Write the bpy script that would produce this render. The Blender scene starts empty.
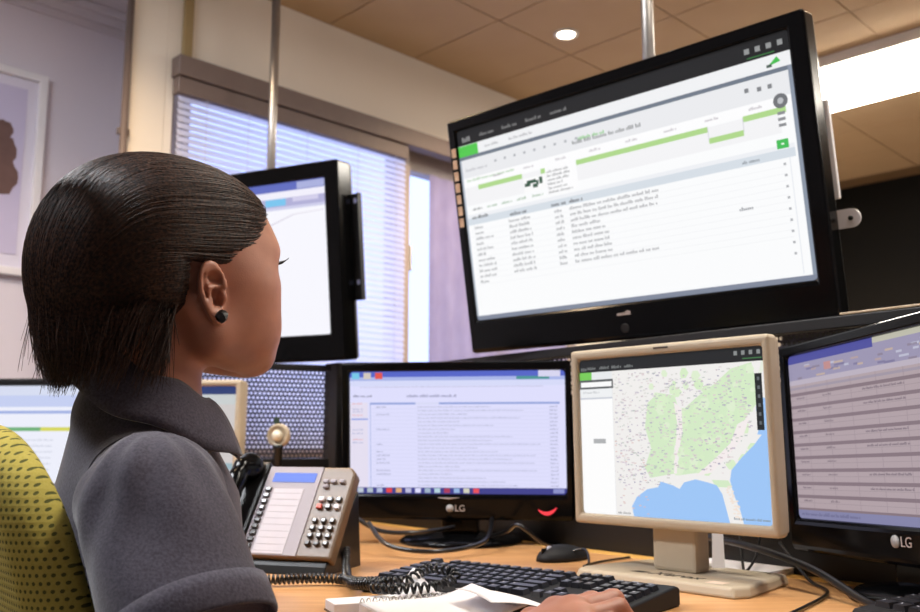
import bpy, bmesh, math, random
import numpy as np
from mathutils import Matrix, Vector
random.seed(7); rng = np.random.default_rng(7)
scene = bpy.context.scene
C = scene.collection
PI = math.pi

# ------------------------------------------------------------------ camera
CAMZ, FPX, PITCH = 0.91, 900.0, 0.1505
cam_d = bpy.data.cameras.new('camera'); cam = bpy.data.objects.new('camera', cam_d); C.objects.link(cam)
cam.location = (0, 0, CAMZ); cam.rotation_euler = (PI/2 + PITCH, 0, 0)
cam_d.sensor_width = 36; cam_d.lens = 36*FPX/920; cam_d.clip_start = .02
cam_d.dof.use_dof = True; cam_d.dof.focus_distance = .93; cam_d.dof.aperture_fstop = 7.5
scene.camera = cam
# ------------------------------------------------------------------ world, view
w = bpy.data.worlds.new('sky'); scene.world = w; w.use_nodes = True
bg = w.node_tree.nodes['Background']; bg.inputs[0].default_value = (.40, .51, 1.0, 1); bg.inputs[1].default_value = 3.0
scene.view_settings.view_transform = 'Standard'; scene.view_settings.look = 'None'
scene.view_settings.exposure = 0.0; scene.view_settings.gamma = 1.0
TROFFER_L, SPOT_W = 31.0, 60.0

# ------------------------------------------------------------------ helpers
def S(r, g, b):
    f = lambda c: (c/255/12.92) if c/255 <= .04045 else ((c/255+.055)/1.055)**2.4
    return (f(r), f(g), f(b), 1)
def mat(name, col, rough=.6, metal=0, spec=.5, noise=None, nscale=40, bump=0, bscale=200, coat=0, emit=None, estr=0, sheen=0):
    m = bpy.data.materials.new(name); m.use_nodes = True
    nt = m.node_tree; N = nt.nodes; L = nt.links; b = N['Principled BSDF']
    b.inputs['Base Color'].default_value = col; b.inputs['Roughness'].default_value = rough
    b.inputs['Metallic'].default_value = metal; b.inputs['Specular IOR Level'].default_value = spec
    b.inputs['Coat Weight'].default_value = coat
    b.inputs['Sheen Weight'].default_value = sheen
    if emit: b.inputs['Emission Color'].default_value = emit; b.inputs['Emission Strength'].default_value = estr
    tc = N.new('ShaderNodeTexCoord')
    if noise:
        n = N.new('ShaderNodeTexNoise'); n.inputs['Scale'].default_value = nscale; n.inputs['Detail'].default_value = 4
        L.new(tc.outputs['Object'], n.inputs['Vector'])
        mx = N.new('ShaderNodeMixRGB'); mx.inputs[1].default_value = col; mx.inputs[2].default_value = noise
        L.new(n.outputs[0], mx.inputs[0]); L.new(mx.outputs[0], b.inputs['Base Color'])
    if bump:
        n2 = N.new('ShaderNodeTexNoise'); n2.inputs['Scale'].default_value = bscale; n2.inputs['Detail'].default_value = 3
        L.new(tc.outputs['Object'], n2.inputs['Vector'])
        bp = N.new('ShaderNodeBump'); bp.inputs['Strength'].default_value = bump; bp.inputs['Distance'].default_value = .002
        L.new(n2.outputs[0], bp.inputs['Height']); L.new(bp.outputs[0], b.inputs['Normal'])
    return m
def emis(name, col, s):
    m = bpy.data.materials.new(name); m.use_nodes = True; nt = m.node_tree; nt.nodes.clear()
    e = nt.nodes.new('ShaderNodeEmission'); e.inputs[0].default_value = col; e.inputs[1].default_value = s
    o = nt.nodes.new('ShaderNodeOutputMaterial'); nt.links.new(e.outputs[0], o.inputs[0]); return m
def tag(o, label=None, cat=None, group=None, kind=None):
    if label: o['label'] = label
    if cat: o['category'] = cat
    if group: o['group'] = group
    if kind: o['kind'] = kind
    return o
def thing(name, loc, label, cat, group=None):
    o = bpy.data.objects.new(name, None); C.objects.link(o); o.location = loc; o.empty_display_size = .05
    return tag(o, label, cat, group)
def wloc(o):
    v = Vector((0, 0, 0))
    while o is not None: v = v + o.location; o = o.parent
    return v
class MB:
    """collects shapes as one mesh; coordinates are world ones (optionally through a matrix M)"""
    def __init__(s, M=None): s.v = []; s.f = []; s.M = M; s.sm = []
    def add(s, vs, fs, smooth=False):
        o = len(s.v)
        if s.M is not None: vs = [s.M @ Vector(p) for p in vs]
        s.v += [tuple(p) for p in vs]; s.f += [tuple(i+o for i in f) for f in fs]; s.sm += [smooth]*len(fs); return s
    def box(s, a, b, bev=0):
        (x0, y0, z0), (x1, y1, z1) = a, b
        if x0 > x1: x0, x1 = x1, x0
        if y0 > y1: y0, y1 = y1, y0
        if z0 > z1: z0, z1 = z1, z0
        if not bev:
            vs = [(x, y, z) for x in (x0, x1) for y in (y0, y1) for z in (z0, z1)]
            return s.add(vs, [(0, 1, 3, 2), (4, 6, 7, 5), (0, 4, 5, 1), (2, 3, 7, 6), (0, 2, 6, 4), (1, 5, 7, 3)])
        bm = bmesh.new(); bmesh.ops.create_cube(bm, size=1)
        for v in bm.verts: v.co = Vector(((x0+x1)/2+v.co.x*(x1-x0), (y0+y1)/2+v.co.y*(y1-y0), (z0+z1)/2+v.co.z*(z1-z0)))
        bmesh.ops.bevel(bm, geom=bm.edges[:], offset=bev, segments=2, profile=.6, affect='EDGES')
        bm.verts.index_update(); vs = [v.co.copy() for v in bm.verts]; fs = [[v.index for v in f.verts] for f in bm.faces]; bm.free()
        return s.add(vs, fs, False)
    def tube(s, pts, r, n=8, cap=True, closed=False):
        pts = [Vector(p) for p in pts]; m = len(pts); rs = r if isinstance(r, (list, tuple)) else [r]*m
        vs = []; prev = None
        for i, p in enumerate(pts):
            if closed: t = pts[(i+1) % m]-pts[i-1]
            else: t = pts[min(i+1, m-1)]-pts[max(i-1, 0)]
            t.normalize()
            if prev is None:
                a = Vector((0, 0, 1)) if abs(t.z) < .9 else Vector((1, 0, 0)); nrm = t.cross(a).normalized()
            else: nrm = (prev - t*prev.dot(t)).normalized()
            prev = nrm; bn = t.cross(nrm)
            for k in range(n):
                an = 2*PI*k/n; vs.append(p+nrm*(math.cos(an)*rs[i])+bn*(math.sin(an)*rs[i]))
        fs = []
        for i in range(m if closed else m-1):
            j = (i+1) % m
            for k in range(n): fs.append((i*n+k, i*n+(k+1) % n, j*n+(k+1) % n, j*n+k))
        s.add(vs, fs, True)
        if cap and not closed:
            o = len(s.v)-len(vs); s.f += [tuple(o+k for k in range(n))[::-1], tuple(o+(m-1)*n+k for k in range(n))]; s.sm += [False, False]
        return s
    def lathe(s, prof, c=(0, 0, 0), n=20, axis='z', caps=True):
        vs = []; m = len(prof)
        for (r, h) in prof:
            for k in range(n):
                a = 2*PI*k/n; q = (r*math.cos(a), r*math.sin(a), h)
                if axis == 'y': q = (q[0], q[2], q[1])
                if axis == 'x': q = (q[2], q[0], q[1])
                vs.append((c[0]+q[0], c[1]+q[1], c[2]+q[2]))
        fs = [(i*n+k, i*n+(k+1) % n, (i+1)*n+(k+1) % n, (i+1)*n+k) for i in range(m-1) for k in range(n)]
        if caps: fs += [tuple(range(n))[::-1], tuple((m-1)*n+k for k in range(n))]
        return s.add(vs, fs, True)
    def prism(s, poly, y0, y1):   # poly in (x, z), extruded along y
        n = len(poly); vs = [(x, y0, z) for x, z in poly]+[(x, y1, z) for x, z in poly]
        fs = [tuple(range(n)), tuple(range(2*n-1, n-1, -1))]+[(i, i+n, (i+1) % n+n, (i+1) % n) for i in range(n)]
        return s.add(vs, fs)
    def ring(s, outer, inner, y0, y1):   # a frame: outer and inner rectangles (x0,z0,x1,z1)
        def cs(r): return [(r[0], r[1]), (r[2], r[1]), (r[2], r[3]), (r[0], r[3])]
        O, I = cs(outer), cs(inner); vs = []
        for y in (y0, y1): vs += [(x, y, z) for x, z in O]+[(x, y, z) for x, z in I]
        fs = []
        for i in range(4):
            j = (i+1) % 4
            fs += [(i, j, 4+j, 4+i), (8+i, 12+i, 12+j, 8+j), (i, 8+i, 8+j, j), (4+i, 4+j, 12+j, 12+i)]
        return s.add(vs, fs)
    def build(s, name, material, parent=None, bevel=0, label=None, kind=None):
        base = wloc(parent) if parent else Vector((0, 0, 0))
        me = bpy.data.meshes.new(name); me.from_pydata([tuple(Vector(v)-base) for v in s.v], [], s.f)
        me.materials.append(material); me.polygons.foreach_set('use_smooth', s.sm); me.update()
        bm = bmesh.new(); bm.from_mesh(me); bmesh.ops.recalc_face_normals(bm, faces=bm.faces[:]); bm.to_mesh(me); bm.free()
        o = bpy.data.objects.new(name, me); C.objects.link(o)
        if parent: o.parent = parent
        if bevel:
            b = o.modifiers.new('bevel', 'BEVEL'); b.width = bevel; b.segments = 3; b.limit_method = 'ANGLE'; b.angle_limit = .6
        if label: o['label'] = label
        if kind: o['kind'] = kind
        return o
def frame(center, yaw, tilt=0, roll=0):
    """local x = right as seen, y = away from the viewer, z = up; tilt > 0 leans the top forward"""
    r = Vector((math.cos(yaw), math.sin(yaw), 0)); n = Vector((math.sin(yaw), -math.cos(yaw), 0))
    u = Vector((0, 0, 1))*math.cos(tilt)+n*math.sin(tilt); b = -(n*math.cos(tilt)-Vector((0, 0, 1))*math.sin(tilt))
    if roll:
        r, u = r*math.cos(roll)+u*math.sin(roll), u*math.cos(roll)-r*math.sin(roll)
    M = Matrix(((r.x, b.x, u.x, center[0]), (r.y, b.y, u.y, center[1]), (r.z, b.z, u.z, center[2]), (0, 0, 0, 1)))
    return M
def text_mesh(txt, size, M, name, material, parent, shear=0, extrude=.0004):
    cu = bpy.data.curves.new('lettering', 'FONT'); cu.body = txt; cu.size = size; cu.extrude = extrude; cu.shear = shear
    cu.align_x = 'CENTER'; cu.align_y = 'CENTER'
    ob = bpy.data.objects.new('lettering', cu); C.objects.link(ob)
    dg = bpy.context.evaluated_depsgraph_get(); me = bpy.data.meshes.new_from_object(ob.evaluated_get(dg))
    bpy.data.objects.remove(ob); bpy.data.curves.remove(cu)
    me.transform(M); me.transform(Matrix.Translation(-wloc(parent))); me.materials.clear(); me.materials.append(material); me.name = name
    o = bpy.data.objects.new(name, me); C.objects.link(o); o.parent = parent; return o

# ------------------------------------------------------------------ room frame: u runs along the window wall, v into the room
A0 = Vector((-.62, 2.91, 0)); U = Vector((.7071, .7071, 0)); V = Vector((.7071, -.7071, 0))
def uv(u, v, z=0): return A0+U*u+V*v+Vector((0, 0, z))
ROOM = Matrix(((U.x, V.x, 0, A0.x), (U.y, V.y, 0, A0.y), (0, 0, 1, 0), (0, 0, 0, 1)))
CH = 2.4
m_wall = mat('plaster_lilac_grey', S(214, 208, 216), .85, noise=S(206, 199, 209), nscale=3, bump=.15, bscale=90)
m_beam = mat('plaster_cream', S(236, 227, 214), .85, noise=S(229, 218, 203), nscale=3, bump=.15, bscale=90)
m_dark = mat('dark_wall', S(13, 11, 9), .8, spec=.2, noise=S(10, 9, 8), nscale=4)
m_ceil = mat('ceiling_panel_tan', S(192, 164, 130), .85, noise=S(182, 153, 118), nscale=5, bump=.1, bscale=120)
m_gap = mat('ceiling_gap', S(120, 92, 62), .9, noise=S(110, 84, 56))
m_ceilw = mat('ceiling_white', S(205, 198, 205), .85, noise=S(196, 190, 196), nscale=4)
m_floor = mat('floor_vinyl', S(150, 140, 130), .6, noise=S(136, 126, 116), nscale=30)
m_frame = mat('window_frame_paint', S(176, 160, 150), .5, noise=S(166, 150, 140), nscale=20)
m_black = mat('black_plastic', S(17, 17, 18), .35, noise=S(13, 13, 14), nscale=60)
m_gloss = mat('gloss_black_plastic', S(10, 10, 11), .16, spec=.18, coat=0, noise=S(8, 8, 9), nscale=60)
m_blackmetal = mat('black_metal', S(26, 25, 26), .45, metal=.3, noise=S(20, 19, 20), nscale=60)
m_steel = mat('brushed_steel', S(190, 185, 180), .35, metal=.85, noise=S(160, 155, 150), nscale=30)
m_beige = mat('beige_plastic', S(184, 170, 147), .5, noise=S(177, 162, 139), nscale=60)
m_white = mat('white_paper', S(240, 238, 242), .8, noise=S(232, 230, 236), nscale=30)
m_whitep = mat('white_plastic', S(225, 222, 225), .45, noise=S(216, 213, 217), nscale=40)

def wall(name, u0, u1, v0, v1, z0, z1, m, holes=None):
    mb = MB(ROOM)
    if holes:
        (a, b, c, d) = holes
        mb.box((u0, v0, z0), (a, v1, z1)); mb.box((b, v0, z0), (u1, v1, z1)); mb.box((a, v0, z0), (b, v1, c)); mb.box((a, v0, d), (b, v1, z1))
    else: mb.box((u0, v0, z0), (u1, v1, z1))
    return tag(mb.build(name, m), kind='structure')
UL, UR, VN = -5.0, 3.68, 5.2
WU0, WU1, WZ0, WZ1 = -.375, 1.62, .86, 2.085
wall('floor', UL-.2, UR+.2, -.9, VN+.2, -.1, 0, m_floor)
ceil = wall('ceiling', UL-.2, UR+.2, 0, VN+.2, CH+.008, CH+.1, m_gap)
wall('ceiling_alcove', UL-.2, -.26, -.9, -.001, CH+.008, CH+.1, m_ceilw)
wall('wall_window', -.40, UR, -.14, 0, 0, CH+.006, m_beam, (WU0, WU1, WZ0, WZ1))
wall('wall_pier', -.51, -.401, -.035, 0, 0, CH+.006, m_beam)
wall('wall_left', UL, -.261, -.64, -.5, 0, CH+.006, m_wall)
wall('wall_return', -.26, -.24, -.64, -.141, 0, CH+.006, m_wall)
wall('wall_right', UR, UR+.14, -.14, VN, 0, CH+.006, m_dark)
wall('wall_back', UL, UR, VN, VN+.14, 0, CH+.006, m_wall)
wall('wall_far_left', UL-.14, UL, -.64, VN, 0, CH+.006, m_wall)
cor = MB(ROOM)
for k, (h, d) in enumerate([(.075, .012), (.052, .030), (.026, .055)]):
    cor.box((UL, -.5, CH+.005-h), (-.262, -.5+d, CH+.005-(h-.026 if k < 2 else 0)))
tag(cor.build('trim_1', m_ceilw), kind='structure')
# ceiling panels, each a piece of the ceiling
tile = MB(); tile.box((-.2025, -.2255, 0), (.2025, .2255, .008)); tme = None
for iu in range(-3, 7):
    for iv in range(-1, 8):
        uc = 1.027+.41*(iu-.5)+.0; vc = .456*(iv+1)-.228
        if uc-.205 < -.5 or uc+.2 > UR: continue
        p = uv(uc, vc, CH)
        if tme is None:
            o = tile.build('ceiling_panel', m_ceil, None); tme = o.data
        else: o = bpy.data.objects.new('ceiling_panel', tme); C.objects.link(o)
        o.location = p; o.rotation_euler = (0, 0, PI/4); o.parent = ceil
# ceiling beyond the built panels
# window
wf = MB(ROOM)
wf.ring((WU0, WZ0, WU1, WZ1), (WU0+.03, WZ0+.04, WU1-.04, WZ1-.05), -.12, -.05)
win = tag(wf.build('window_1', m_frame), kind='structure')
for (a, b) in ((.562, .625),):
    MB(ROOM).box((a, -.10, WZ0+.04), (b, -.02, WZ1-.05)).build('window_mullion', m_frame, win, bevel=.003)
MB(ROOM).box((1.12, -.115, WZ0+.04), (1.17, -.055, WZ1-.05)).build('window_mullion', m_frame, win)
MB(ROOM).box((.625, -.11, 1.965), (1.12, -.05, WZ1-.05)).build('window_transom', m_frame, win, bevel=.003)
MB(ROOM).box((.635, -.048, 1.56), (.65, -.03, 1.66)).build('window_handle', m_steel, win, bevel=.004)
MB(ROOM).box((WU0-.03, -.13, WZ0-.035), (WU1+.03, .06, WZ0-.001)).build('window_sill', m_frame, win, bevel=.004)
m_glass = bpy.data.materials.new('window_glass'); m_glass.use_nodes = True
gb = m_glass.node_tree.nodes['Principled BSDF']; gb.inputs['Transmission Weight'].default_value = 1; gb.inputs['Roughness'].default_value = 0.02; gb.inputs['IOR'].default_value = 1.02
for (a, b) in ((WU0+.03, .555), (.625, 1.12), (1.17, WU1-.04)):
    MB(ROOM).box((a, -.09, WZ0+.04), (b, -.086, WZ1-.05)).build('window_pane', m_glass, win)
# outer wall pier seen through the second pane
m_pier = mat('lilac_render', S(200, 188, 218), .9, noise=S(186, 172, 206), nscale=14, bump=.3, bscale=60)
m_cur = bpy.data.materials.new('lilac_curtain'); m_cur.use_nodes = True; nt = m_cur.node_tree; nt.nodes.clear()
o_ = nt.nodes.new('ShaderNodeOutputMaterial'); mx = nt.nodes.new('ShaderNodeMixShader'); d_ = nt.nodes.new('ShaderNodeBsdfDiffuse'); t_ = nt.nodes.new('ShaderNodeBsdfTranslucent'); nz = nt.nodes.new('ShaderNodeTexNoise'); nz.inputs['Scale'].default_value = 12
rp = nt.nodes.new('ShaderNodeMixRGB'); rp.inputs[1].default_value = S(158, 148, 172); rp.inputs[2].default_value = S(180, 170, 190)
nt.links.new(nz.outputs[0], rp.inputs[0]); nt.links.new(rp.outputs[0], d_.inputs[0]); nt.links.new(rp.outputs[0], t_.inputs[0]); mx.inputs[0].default_value = .35
nt.links.new(d_.outputs[0], mx.inputs[1]); nt.links.new(t_.outputs[0], mx.inputs[2]); nt.links.new(mx.outputs[0], o_.inputs[0])
cu_ = MB(ROOM); nn_ = 60; vs = []
for z in (WZ0+.01, 1.4, 1.955):
    for k in range(nn_+1):
        uu = .728+(1.58-.728)*k/nn_; vs.append((uu, -.022+.006*math.sin(k*1.05)+.003*math.sin(k*.37), z))
cu_.add(vs, [(i*(nn_+1)+k, i*(nn_+1)+k+1, (i+1)*(nn_+1)+k+1, (i+1)*(nn_+1)+k) for i in range(2) for k in range(nn_)], True)
tag(cu_.build('curtain', m_cur), 'lilac curtain drawn over the window beside the large television', 'curtain')
# venetian blind
m_slat = bpy.data.materials.new('blind_slat'); m_slat.use_nodes = True
nt = m_slat.node_tree; nt.nodes.clear(); o_ = nt.nodes.new('ShaderNodeOutputMaterial'); mx = nt.nodes.new('ShaderNodeMixShader')
d_ = nt.nodes.new('ShaderNodeBsdfDiffuse'); t_ = nt.nodes.new('ShaderNodeBsdfTranslucent'); nz = nt.nodes.new('ShaderNodeTexNoise'); nz.inputs['Scale'].default_value = 4
rp = nt.nodes.new('ShaderNodeMixRGB'); rp.inputs[1].default_value = (.86, .87, .95, 1); rp.inputs[2].default_value = (.92, .92, .96, 1)
nt.links.new(nz.outputs[0], rp.inputs[0]); nt.links.new(rp.outputs[0], d_.inputs[0]); nt.links.new(rp.outputs[0], t_.inputs[0])
mx.inputs[0].default_value = .72; nt.links.new(d_.outputs[0], mx.inputs[1]); nt.links.new(t_.outputs[0], mx.inputs[2]); nt.links.new(mx.outputs[0], o_.inputs[0])
m_rail = mat('blind_headrail', S(122, 106, 100), .5, noise=S(112, 96, 92), nscale=30)
bl = thing('venetian_blind', uv(.09, .03, WZ0), 'pale blue-white venetian blind lowered over the wide window pane', 'blind')
MB(ROOM).box((WU0-.01, .002, 2.02), (1.6, .055, 2.085)).build('head_rail', m_rail, bl, bevel=.004)
MB(ROOM).box((WU0-.005, .008, 1.965), (.56, .045, 2.018)).build('valance', m_rail, bl, bevel=.004)
sl = MB(ROOM); hw = (.56-WU0)/2; L_ = hw-.004
prof = [(-.0125, -.0005), (-.006, .0012), (0, .0018), (.006, .0012), (.0125, -.0005)]
ta = math.radians(62); sme = None; zs = 1.955; nsl = 0
while zs > WZ0+.02:
    if sme is None:
        vs = []
        for x in (-L_, L_):
            for (y, z) in prof: vs.append((x, y*math.cos(ta)-z*math.sin(ta), y*math.sin(ta)+z*math.cos(ta)))
        q = MB(); q.add(vs, [(i, i+1, i+6, i+5) for i in range(4)], True); o = q.build('blind_slat', m_slat, None); sme = o.data
    else: o = bpy.data.objects.new('blind_slat', sme); C.objects.link(o)
    o.parent = bl; o.location = uv(WU0+hw, .027, zs)-bl.location; o.rotation_euler = (0, 0, PI/4); zs -= .0215; nsl += 1
for uu in (-.28, -.13, .1, .32, .5): MB(ROOM).tube([(uu, .041, 1.97), (uu, .041, WZ0+.01)], .0012, 5).build('blind_cord', m_whitep, bl)
MB(ROOM).box((WU0, .012, WZ0+.004), (.558, .04, WZ0+.018)).build('bottom_rail', m_rail, bl, bevel=.003)
# thin dark conduit on the corner, thin vertical trunking above the blind
MB(ROOM)
m_cond = mat('conduit_brown', S(112, 98, 92), .5, noise=S(100, 86, 80), nscale=30)
t = thing('wall_conduit', uv(-.535, -.02, 0), 'thin brown conduit running up the wall corner beside the picture', 'pipe')
MB(ROOM).tube([(-.528, .012, .0), (-.528, .012, CH)], .011, 10).build('pipe', m_cond, t)
for z in (.6, 1.2, 1.8): MB(ROOM).box((-.545, -.001, z), (-.511, .016, z+.02), .002).build('clip', m_cond, t)
m_brass = mat('brass_trunking', S(168, 146, 104), .45, noise=S(150, 128, 88), nscale=30)
t = thing('cable_trunking', uv(-.34, .01, 2.09), 'narrow brassy cable trunking on the wall above the blind', 'trunking')
MB(ROOM).box((-.355, .0005, 2.09), (-.325, .018, CH)).build('cover', m_brass, t, bevel=.002)
MB(ROOM).box((-.44, .0005, 2.375), (-.355, .02, CH)).build('elbow', m_brass, t, bevel=.002)
# picture on the left wall
pc = uv(-.83, -.49, 1.77); pic = thing('framed_picture', uv(-.83, -.499, 1.44), 'white framed picture of a brown figure on the lilac grey wall', 'picture')
PM = ROOM
MB(PM).ring((-1.10, 1.432, -.575, 2.11), (-1.072, 1.458, -.603, 2.084), -.499, -.472).build('frame', m_whitep, pic, bevel=.004)
MB(PM).box((-1.072, -.498, 1.458), (-.603, -.488, 2.084)).build('mount_board', mat('mount_board', S(214, 210, 224), .8, noise=S(206, 202, 220), nscale=4), pic)
MB(PM).box((-1.04, -.4875, 1.50), (-.635, -.4855, 2.05)).build('print', mat('print_lavender', S(196, 190, 214), .7, noise=S(180, 172, 206), nscale=3), pic)
fg = MB(PM)
for (cu_, cz, ru, rz) in ((-.70, 1.83, .045, .055), (-.72, 1.75, .075, .07), (-.70, 1.90, .03, .03)):
    n = 22; fg.add([(cu_+ru*math.cos(2*PI*k/n)*(1+.12*math.sin(3*k)), -.4848-.0002*rz, cz+rz*math.sin(2*PI*k/n)*(1+.1*math.cos(2*k))) for k in range(n)], [tuple(range(n))])
fg.build('printed_figure', mat('print_brown', S(112, 84, 78), .7, noise=S(84, 60, 58), nscale=25), pic, label='blurred brown figure')

# ------------------------------------------------------------------ ceiling lamps
m_tube = emis('fluorescent_diffuser', (1, .93, .82, 1), TROFFER_L)
m_fix = mat('lamp_housing', S(225, 220, 210), .5, noise=S(216, 211, 202), nscale=20)
m_cool_fill = emis('added_cool_fill', (.92, .95, 1, 1), TROFFER_L*1.6)  # glow of the added fill lamp for the left wall
def troffer(u0, u1, v0, v1, label, m_tube=m_tube):
    t = thing('ceiling_light', uv((u0+u1)/2, (v0+v1)/2, CH-.06), label, 'ceiling light', 'fluorescent ceiling lights')
    h = MB(ROOM); h.box((u0, v0, CH-.045), (u1, v1, CH-.001)); h.build('housing', m_fix, t, bevel=.004)
    MB(ROOM).box((u0+.015, v0+.015, CH-.062), (u1-.015, v1-.015, CH-.046), .004).build('diffuser', m_tube, t)
troffer(1.73, 2.21, .62, 1.82, 'bright fluorescent ceiling light glowing beside the large tilted television')
troffer(-.62, -.30, 1.75, 2.95, 'fluorescent ceiling light over the near end of the desk')
troffer(1.73, 2.21, 2.7, 3.9, 'fluorescent ceiling light far along the row behind the desk')
troffer(-1.98, -1.66, .30, 1.50, 'fluorescent ceiling light behind the seated person', m_cool_fill)  # unseen lamp, added to brighten the left wall
m_spot = emis('downlight_lamp', (1, .86, .66, 1), 14)
for k, (u, v) in enumerate(((.87, .56), (-.9, .56), (.87, 1.95), (2.75, .56))):
    t = thing('downlight', uv(u, v, CH-.012), ['small round recessed downlight in the tan ceiling above the television', 'recessed downlight over the alcove end of the window wall', 'recessed downlight further into the room behind the television', 'recessed downlight near the dark far wall'][k], 'downlight', 'recessed downlights')
    c = uv(u, v, CH)
    MB().lathe([(.034, -.006), (.045, -.006), (.047, -.001), (.034, -.001)], c, 24, caps=False).build('trim_ring', m_fix, t)
    MB().lathe([(.001, -.0055), (.032, -.0055), (.032, -.002), (.001, -.002)], c, 20).build('lamp', m_spot, t)
    ld = bpy.data.lights.new('downlight_beam', 'SPOT'); ld.energy = SPOT_W; ld.color = (1, .72, .45); ld.spot_size = 2.4; ld.spot_blend = .8; ld.shadow_soft_size = .03
    lo = bpy.data.objects.new('downlight_beam', ld); C.objects.link(lo); lo.parent = t; lo.location = (0, 0, -.008)

# ------------------------------------------------------------------ desk and partition (along the line through B0 with direction DS)
B0 = Vector((.19, 1.73, 0)); DS = Vector((.622, -.783, 0)); DN = Vector((-.783, -.622, 0))   # DN points to the sitter
DESK = Matrix(((DS.x, -DN.x, 0, B0.x), (DS.y, -DN.y, 0, B0.y), (0, 0, 1, 0), (0, 0, 0, 1)))   # local y = away from the sitter
DZ = .72
m_wood = bpy.data.materials.new('beech_laminate'); m_wood.use_nodes = True
nt = m_wood.node_tree; N = nt.nodes; Lk = nt.links; b = N['Principled BSDF']; b.inputs['Roughness'].default_value = .32
tc = N.new('ShaderNodeTexCoord'); mp = N.new('ShaderNodeMapping'); mp.inputs['Rotation'].default_value = (0, 0, math.atan2(.783, .622)); mp.inputs['Scale'].default_value = (3, 45, 3)
nz = N.new('ShaderNodeTexNoise'); nz.inputs['Scale'].default_value = 2.2; nz.inputs['Detail'].default_value = 6; nz.inputs['Distortion'].default_value = .6
cr = N.new('ShaderNodeValToRGB'); cr.color_ramp.elements[0].position = .3; cr.color_ramp.elements[0].color = S(190, 136, 84); cr.color_ramp.elements[1].position = .72; cr.color_ramp.elements[1].color = S(216, 166, 114)
Lk.new(tc.outputs['Object'], mp.inputs[0]); Lk.new(mp.outputs[0], nz.inputs['Vector']); Lk.new(nz.outputs[0], cr.inputs[0]); Lk.new(cr.outputs[0], b.inputs['Base Color'])
m_edge_lit = mat('beech_edge_lit', S(226, 178, 96), .4, noise=S(212, 160, 80), nscale=30)  # light on the rear desk edge is put into this yellower beech
desk = thing('desk', B0+Vector((-.2, -.3, 0)), 'long beech laminate desk carrying the monitors, phone and keyboards', 'desk')
MB(DESK).box((-1.37, -.74, DZ-.03), (1.75, -.035, DZ)).build('desk_top', m_wood, desk, bevel=.003)
MB(DESK).box((-1.37, -.033, DZ-.03), (1.75, .0, DZ)).build('rear_edge_strip', m_edge_lit, desk, bevel=.002)
for s in (-1.33, .2, 1.7): MB(DESK).box((s-.012, -.68, 0), (s+.012, -.05, DZ-.031)).build('leg_panel', m_wood, desk, bevel=.002)
MB(DESK).box((-1.3, -.09, .3), (1.68, -.07, DZ-.031)).build('modesty_panel', m_wood, desk)
# partition
PT = 1.095
m_mesh = mat('perforated_metal', S(40, 37, 46), .5, metal=.4, noise=S(50, 46, 56), nscale=60)
m_trim = mat('partition_trim_lit', S(196, 172, 140), .35, noise=S(182, 156, 124), nscale=30)
part = thing('desk_partition', B0+Vector((0, 0, 0))-DN*.03, 'black desk partition with perforated metal panels behind the monitors', 'partition')
MB(DESK).box((-1.38, .005, 0), (1.75, .035, .868)).build('solid_panel', m_black, part, bevel=.002)
MB(DESK).box((-.84, .003, PT-.022), (1.75, .037, PT-.004)).build('top_rail', m_blackmetal, part, bevel=.002)
MB(DESK).box((.57, .004, PT-.0035), (1.75, .036, PT)).build('top_trim', m_trim, part, bevel=.001, label='tan trim strip catching the light')  # tan colour holds the light caught along the top edge
def perforated(s0, s1, z0, z1, pitch, name, PM_=DESK):
    # real holes: each cell is a frame around a hexagonal hole
    rows = int((z1-z0)/pitch); cols = int((s1-s0)/pitch); px = (s1-s0)/cols; pz = (z1-z0)/rows
    vs = []; fs = []
    k6 = [(math.cos(PI/4*i+PI/8), math.sin(PI/4*i+PI/8)) for i in range(8)]
    cell_o = [(.5, .207), (.207, .5), (-.207, .5), (-.5, .207), (-.5, -.207), (-.207, -.5), (.207, -.5), (.5, -.207)]
    corners = [(.5, .5), (-.5, .5), (-.5, -.5), (.5, -.5)]
    for i in range(rows):
        for j in range(cols):
            off = .5*px*(i % 2)
            cx = s0+(j+.5)*px+off; cz = z0+(i+.5)*pz
            if cx+px/2 > s1+1e-6: continue
            o = len(vs)
            for (a, c) in cell_o: vs.append((cx+a*px, .02, cz+c*pz))
            for (a, c) in k6: vs.append((cx+a*px*.38, .02, cz+c*pz*.38))
            for (a, c) in corners: vs.append((cx+a*px, .02, cz+c*pz))
            for k in range(8): fs.append((o+k, o+(k+1) % 8, o+8+(k+1) % 8, o+8+k))
            for c, (k, k2) in enumerate(((0, 1), (2, 3), (4, 5), (6, 7))): fs.append((o+k, o+16+c, o+k2))
    mb = MB(PM_); mb.add(vs, fs); mb.build(name, m_mesh, part)
LEAF = Matrix(((-.8944, .4472, 0, -.345), (-.4472, -.8944, 0, 2.325), (0, 0, 1, 0), (0, 0, 0, 1)))      # side leaf turned towards the sitter
perforated(.0, .47, .872, 1.090, .0105, 'perforated_panel', LEAF)
MB(LEAF).box((0, .005, DZ+.001), (.47, .035, .871)).build('leaf_base_panel', m_black, part, bevel=.002)
MB(LEAF).box((0, .003, 1.090), (.47, .037, 1.104)).build('top_rail', m_blackmetal, part, bevel=.002)
MB(LEAF).box((.47, .0, DZ+.001), (.488, .04, 1.104)).build('leaf_end_post', m_blackmetal, part, bevel=.002)
perforated(-.80, .0, 1.0, PT-.022, .0125, 'perforated_panel')
perforated(.0, .62, 1.0, PT-.022, .0085, 'perforated_panel')
perforated(.62, 1.2, 1.0, PT-.022, .0085, 'perforated_panel')
MB(DESK).box((-.80, .012, .868), (1.75, .028, 1.0)).build('solid_insert', m_black, part)
MB(DESK).box((1.2, .012, 1.0), (1.75, .028, PT-.02)).build('solid_insert', m_black, part)
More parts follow.
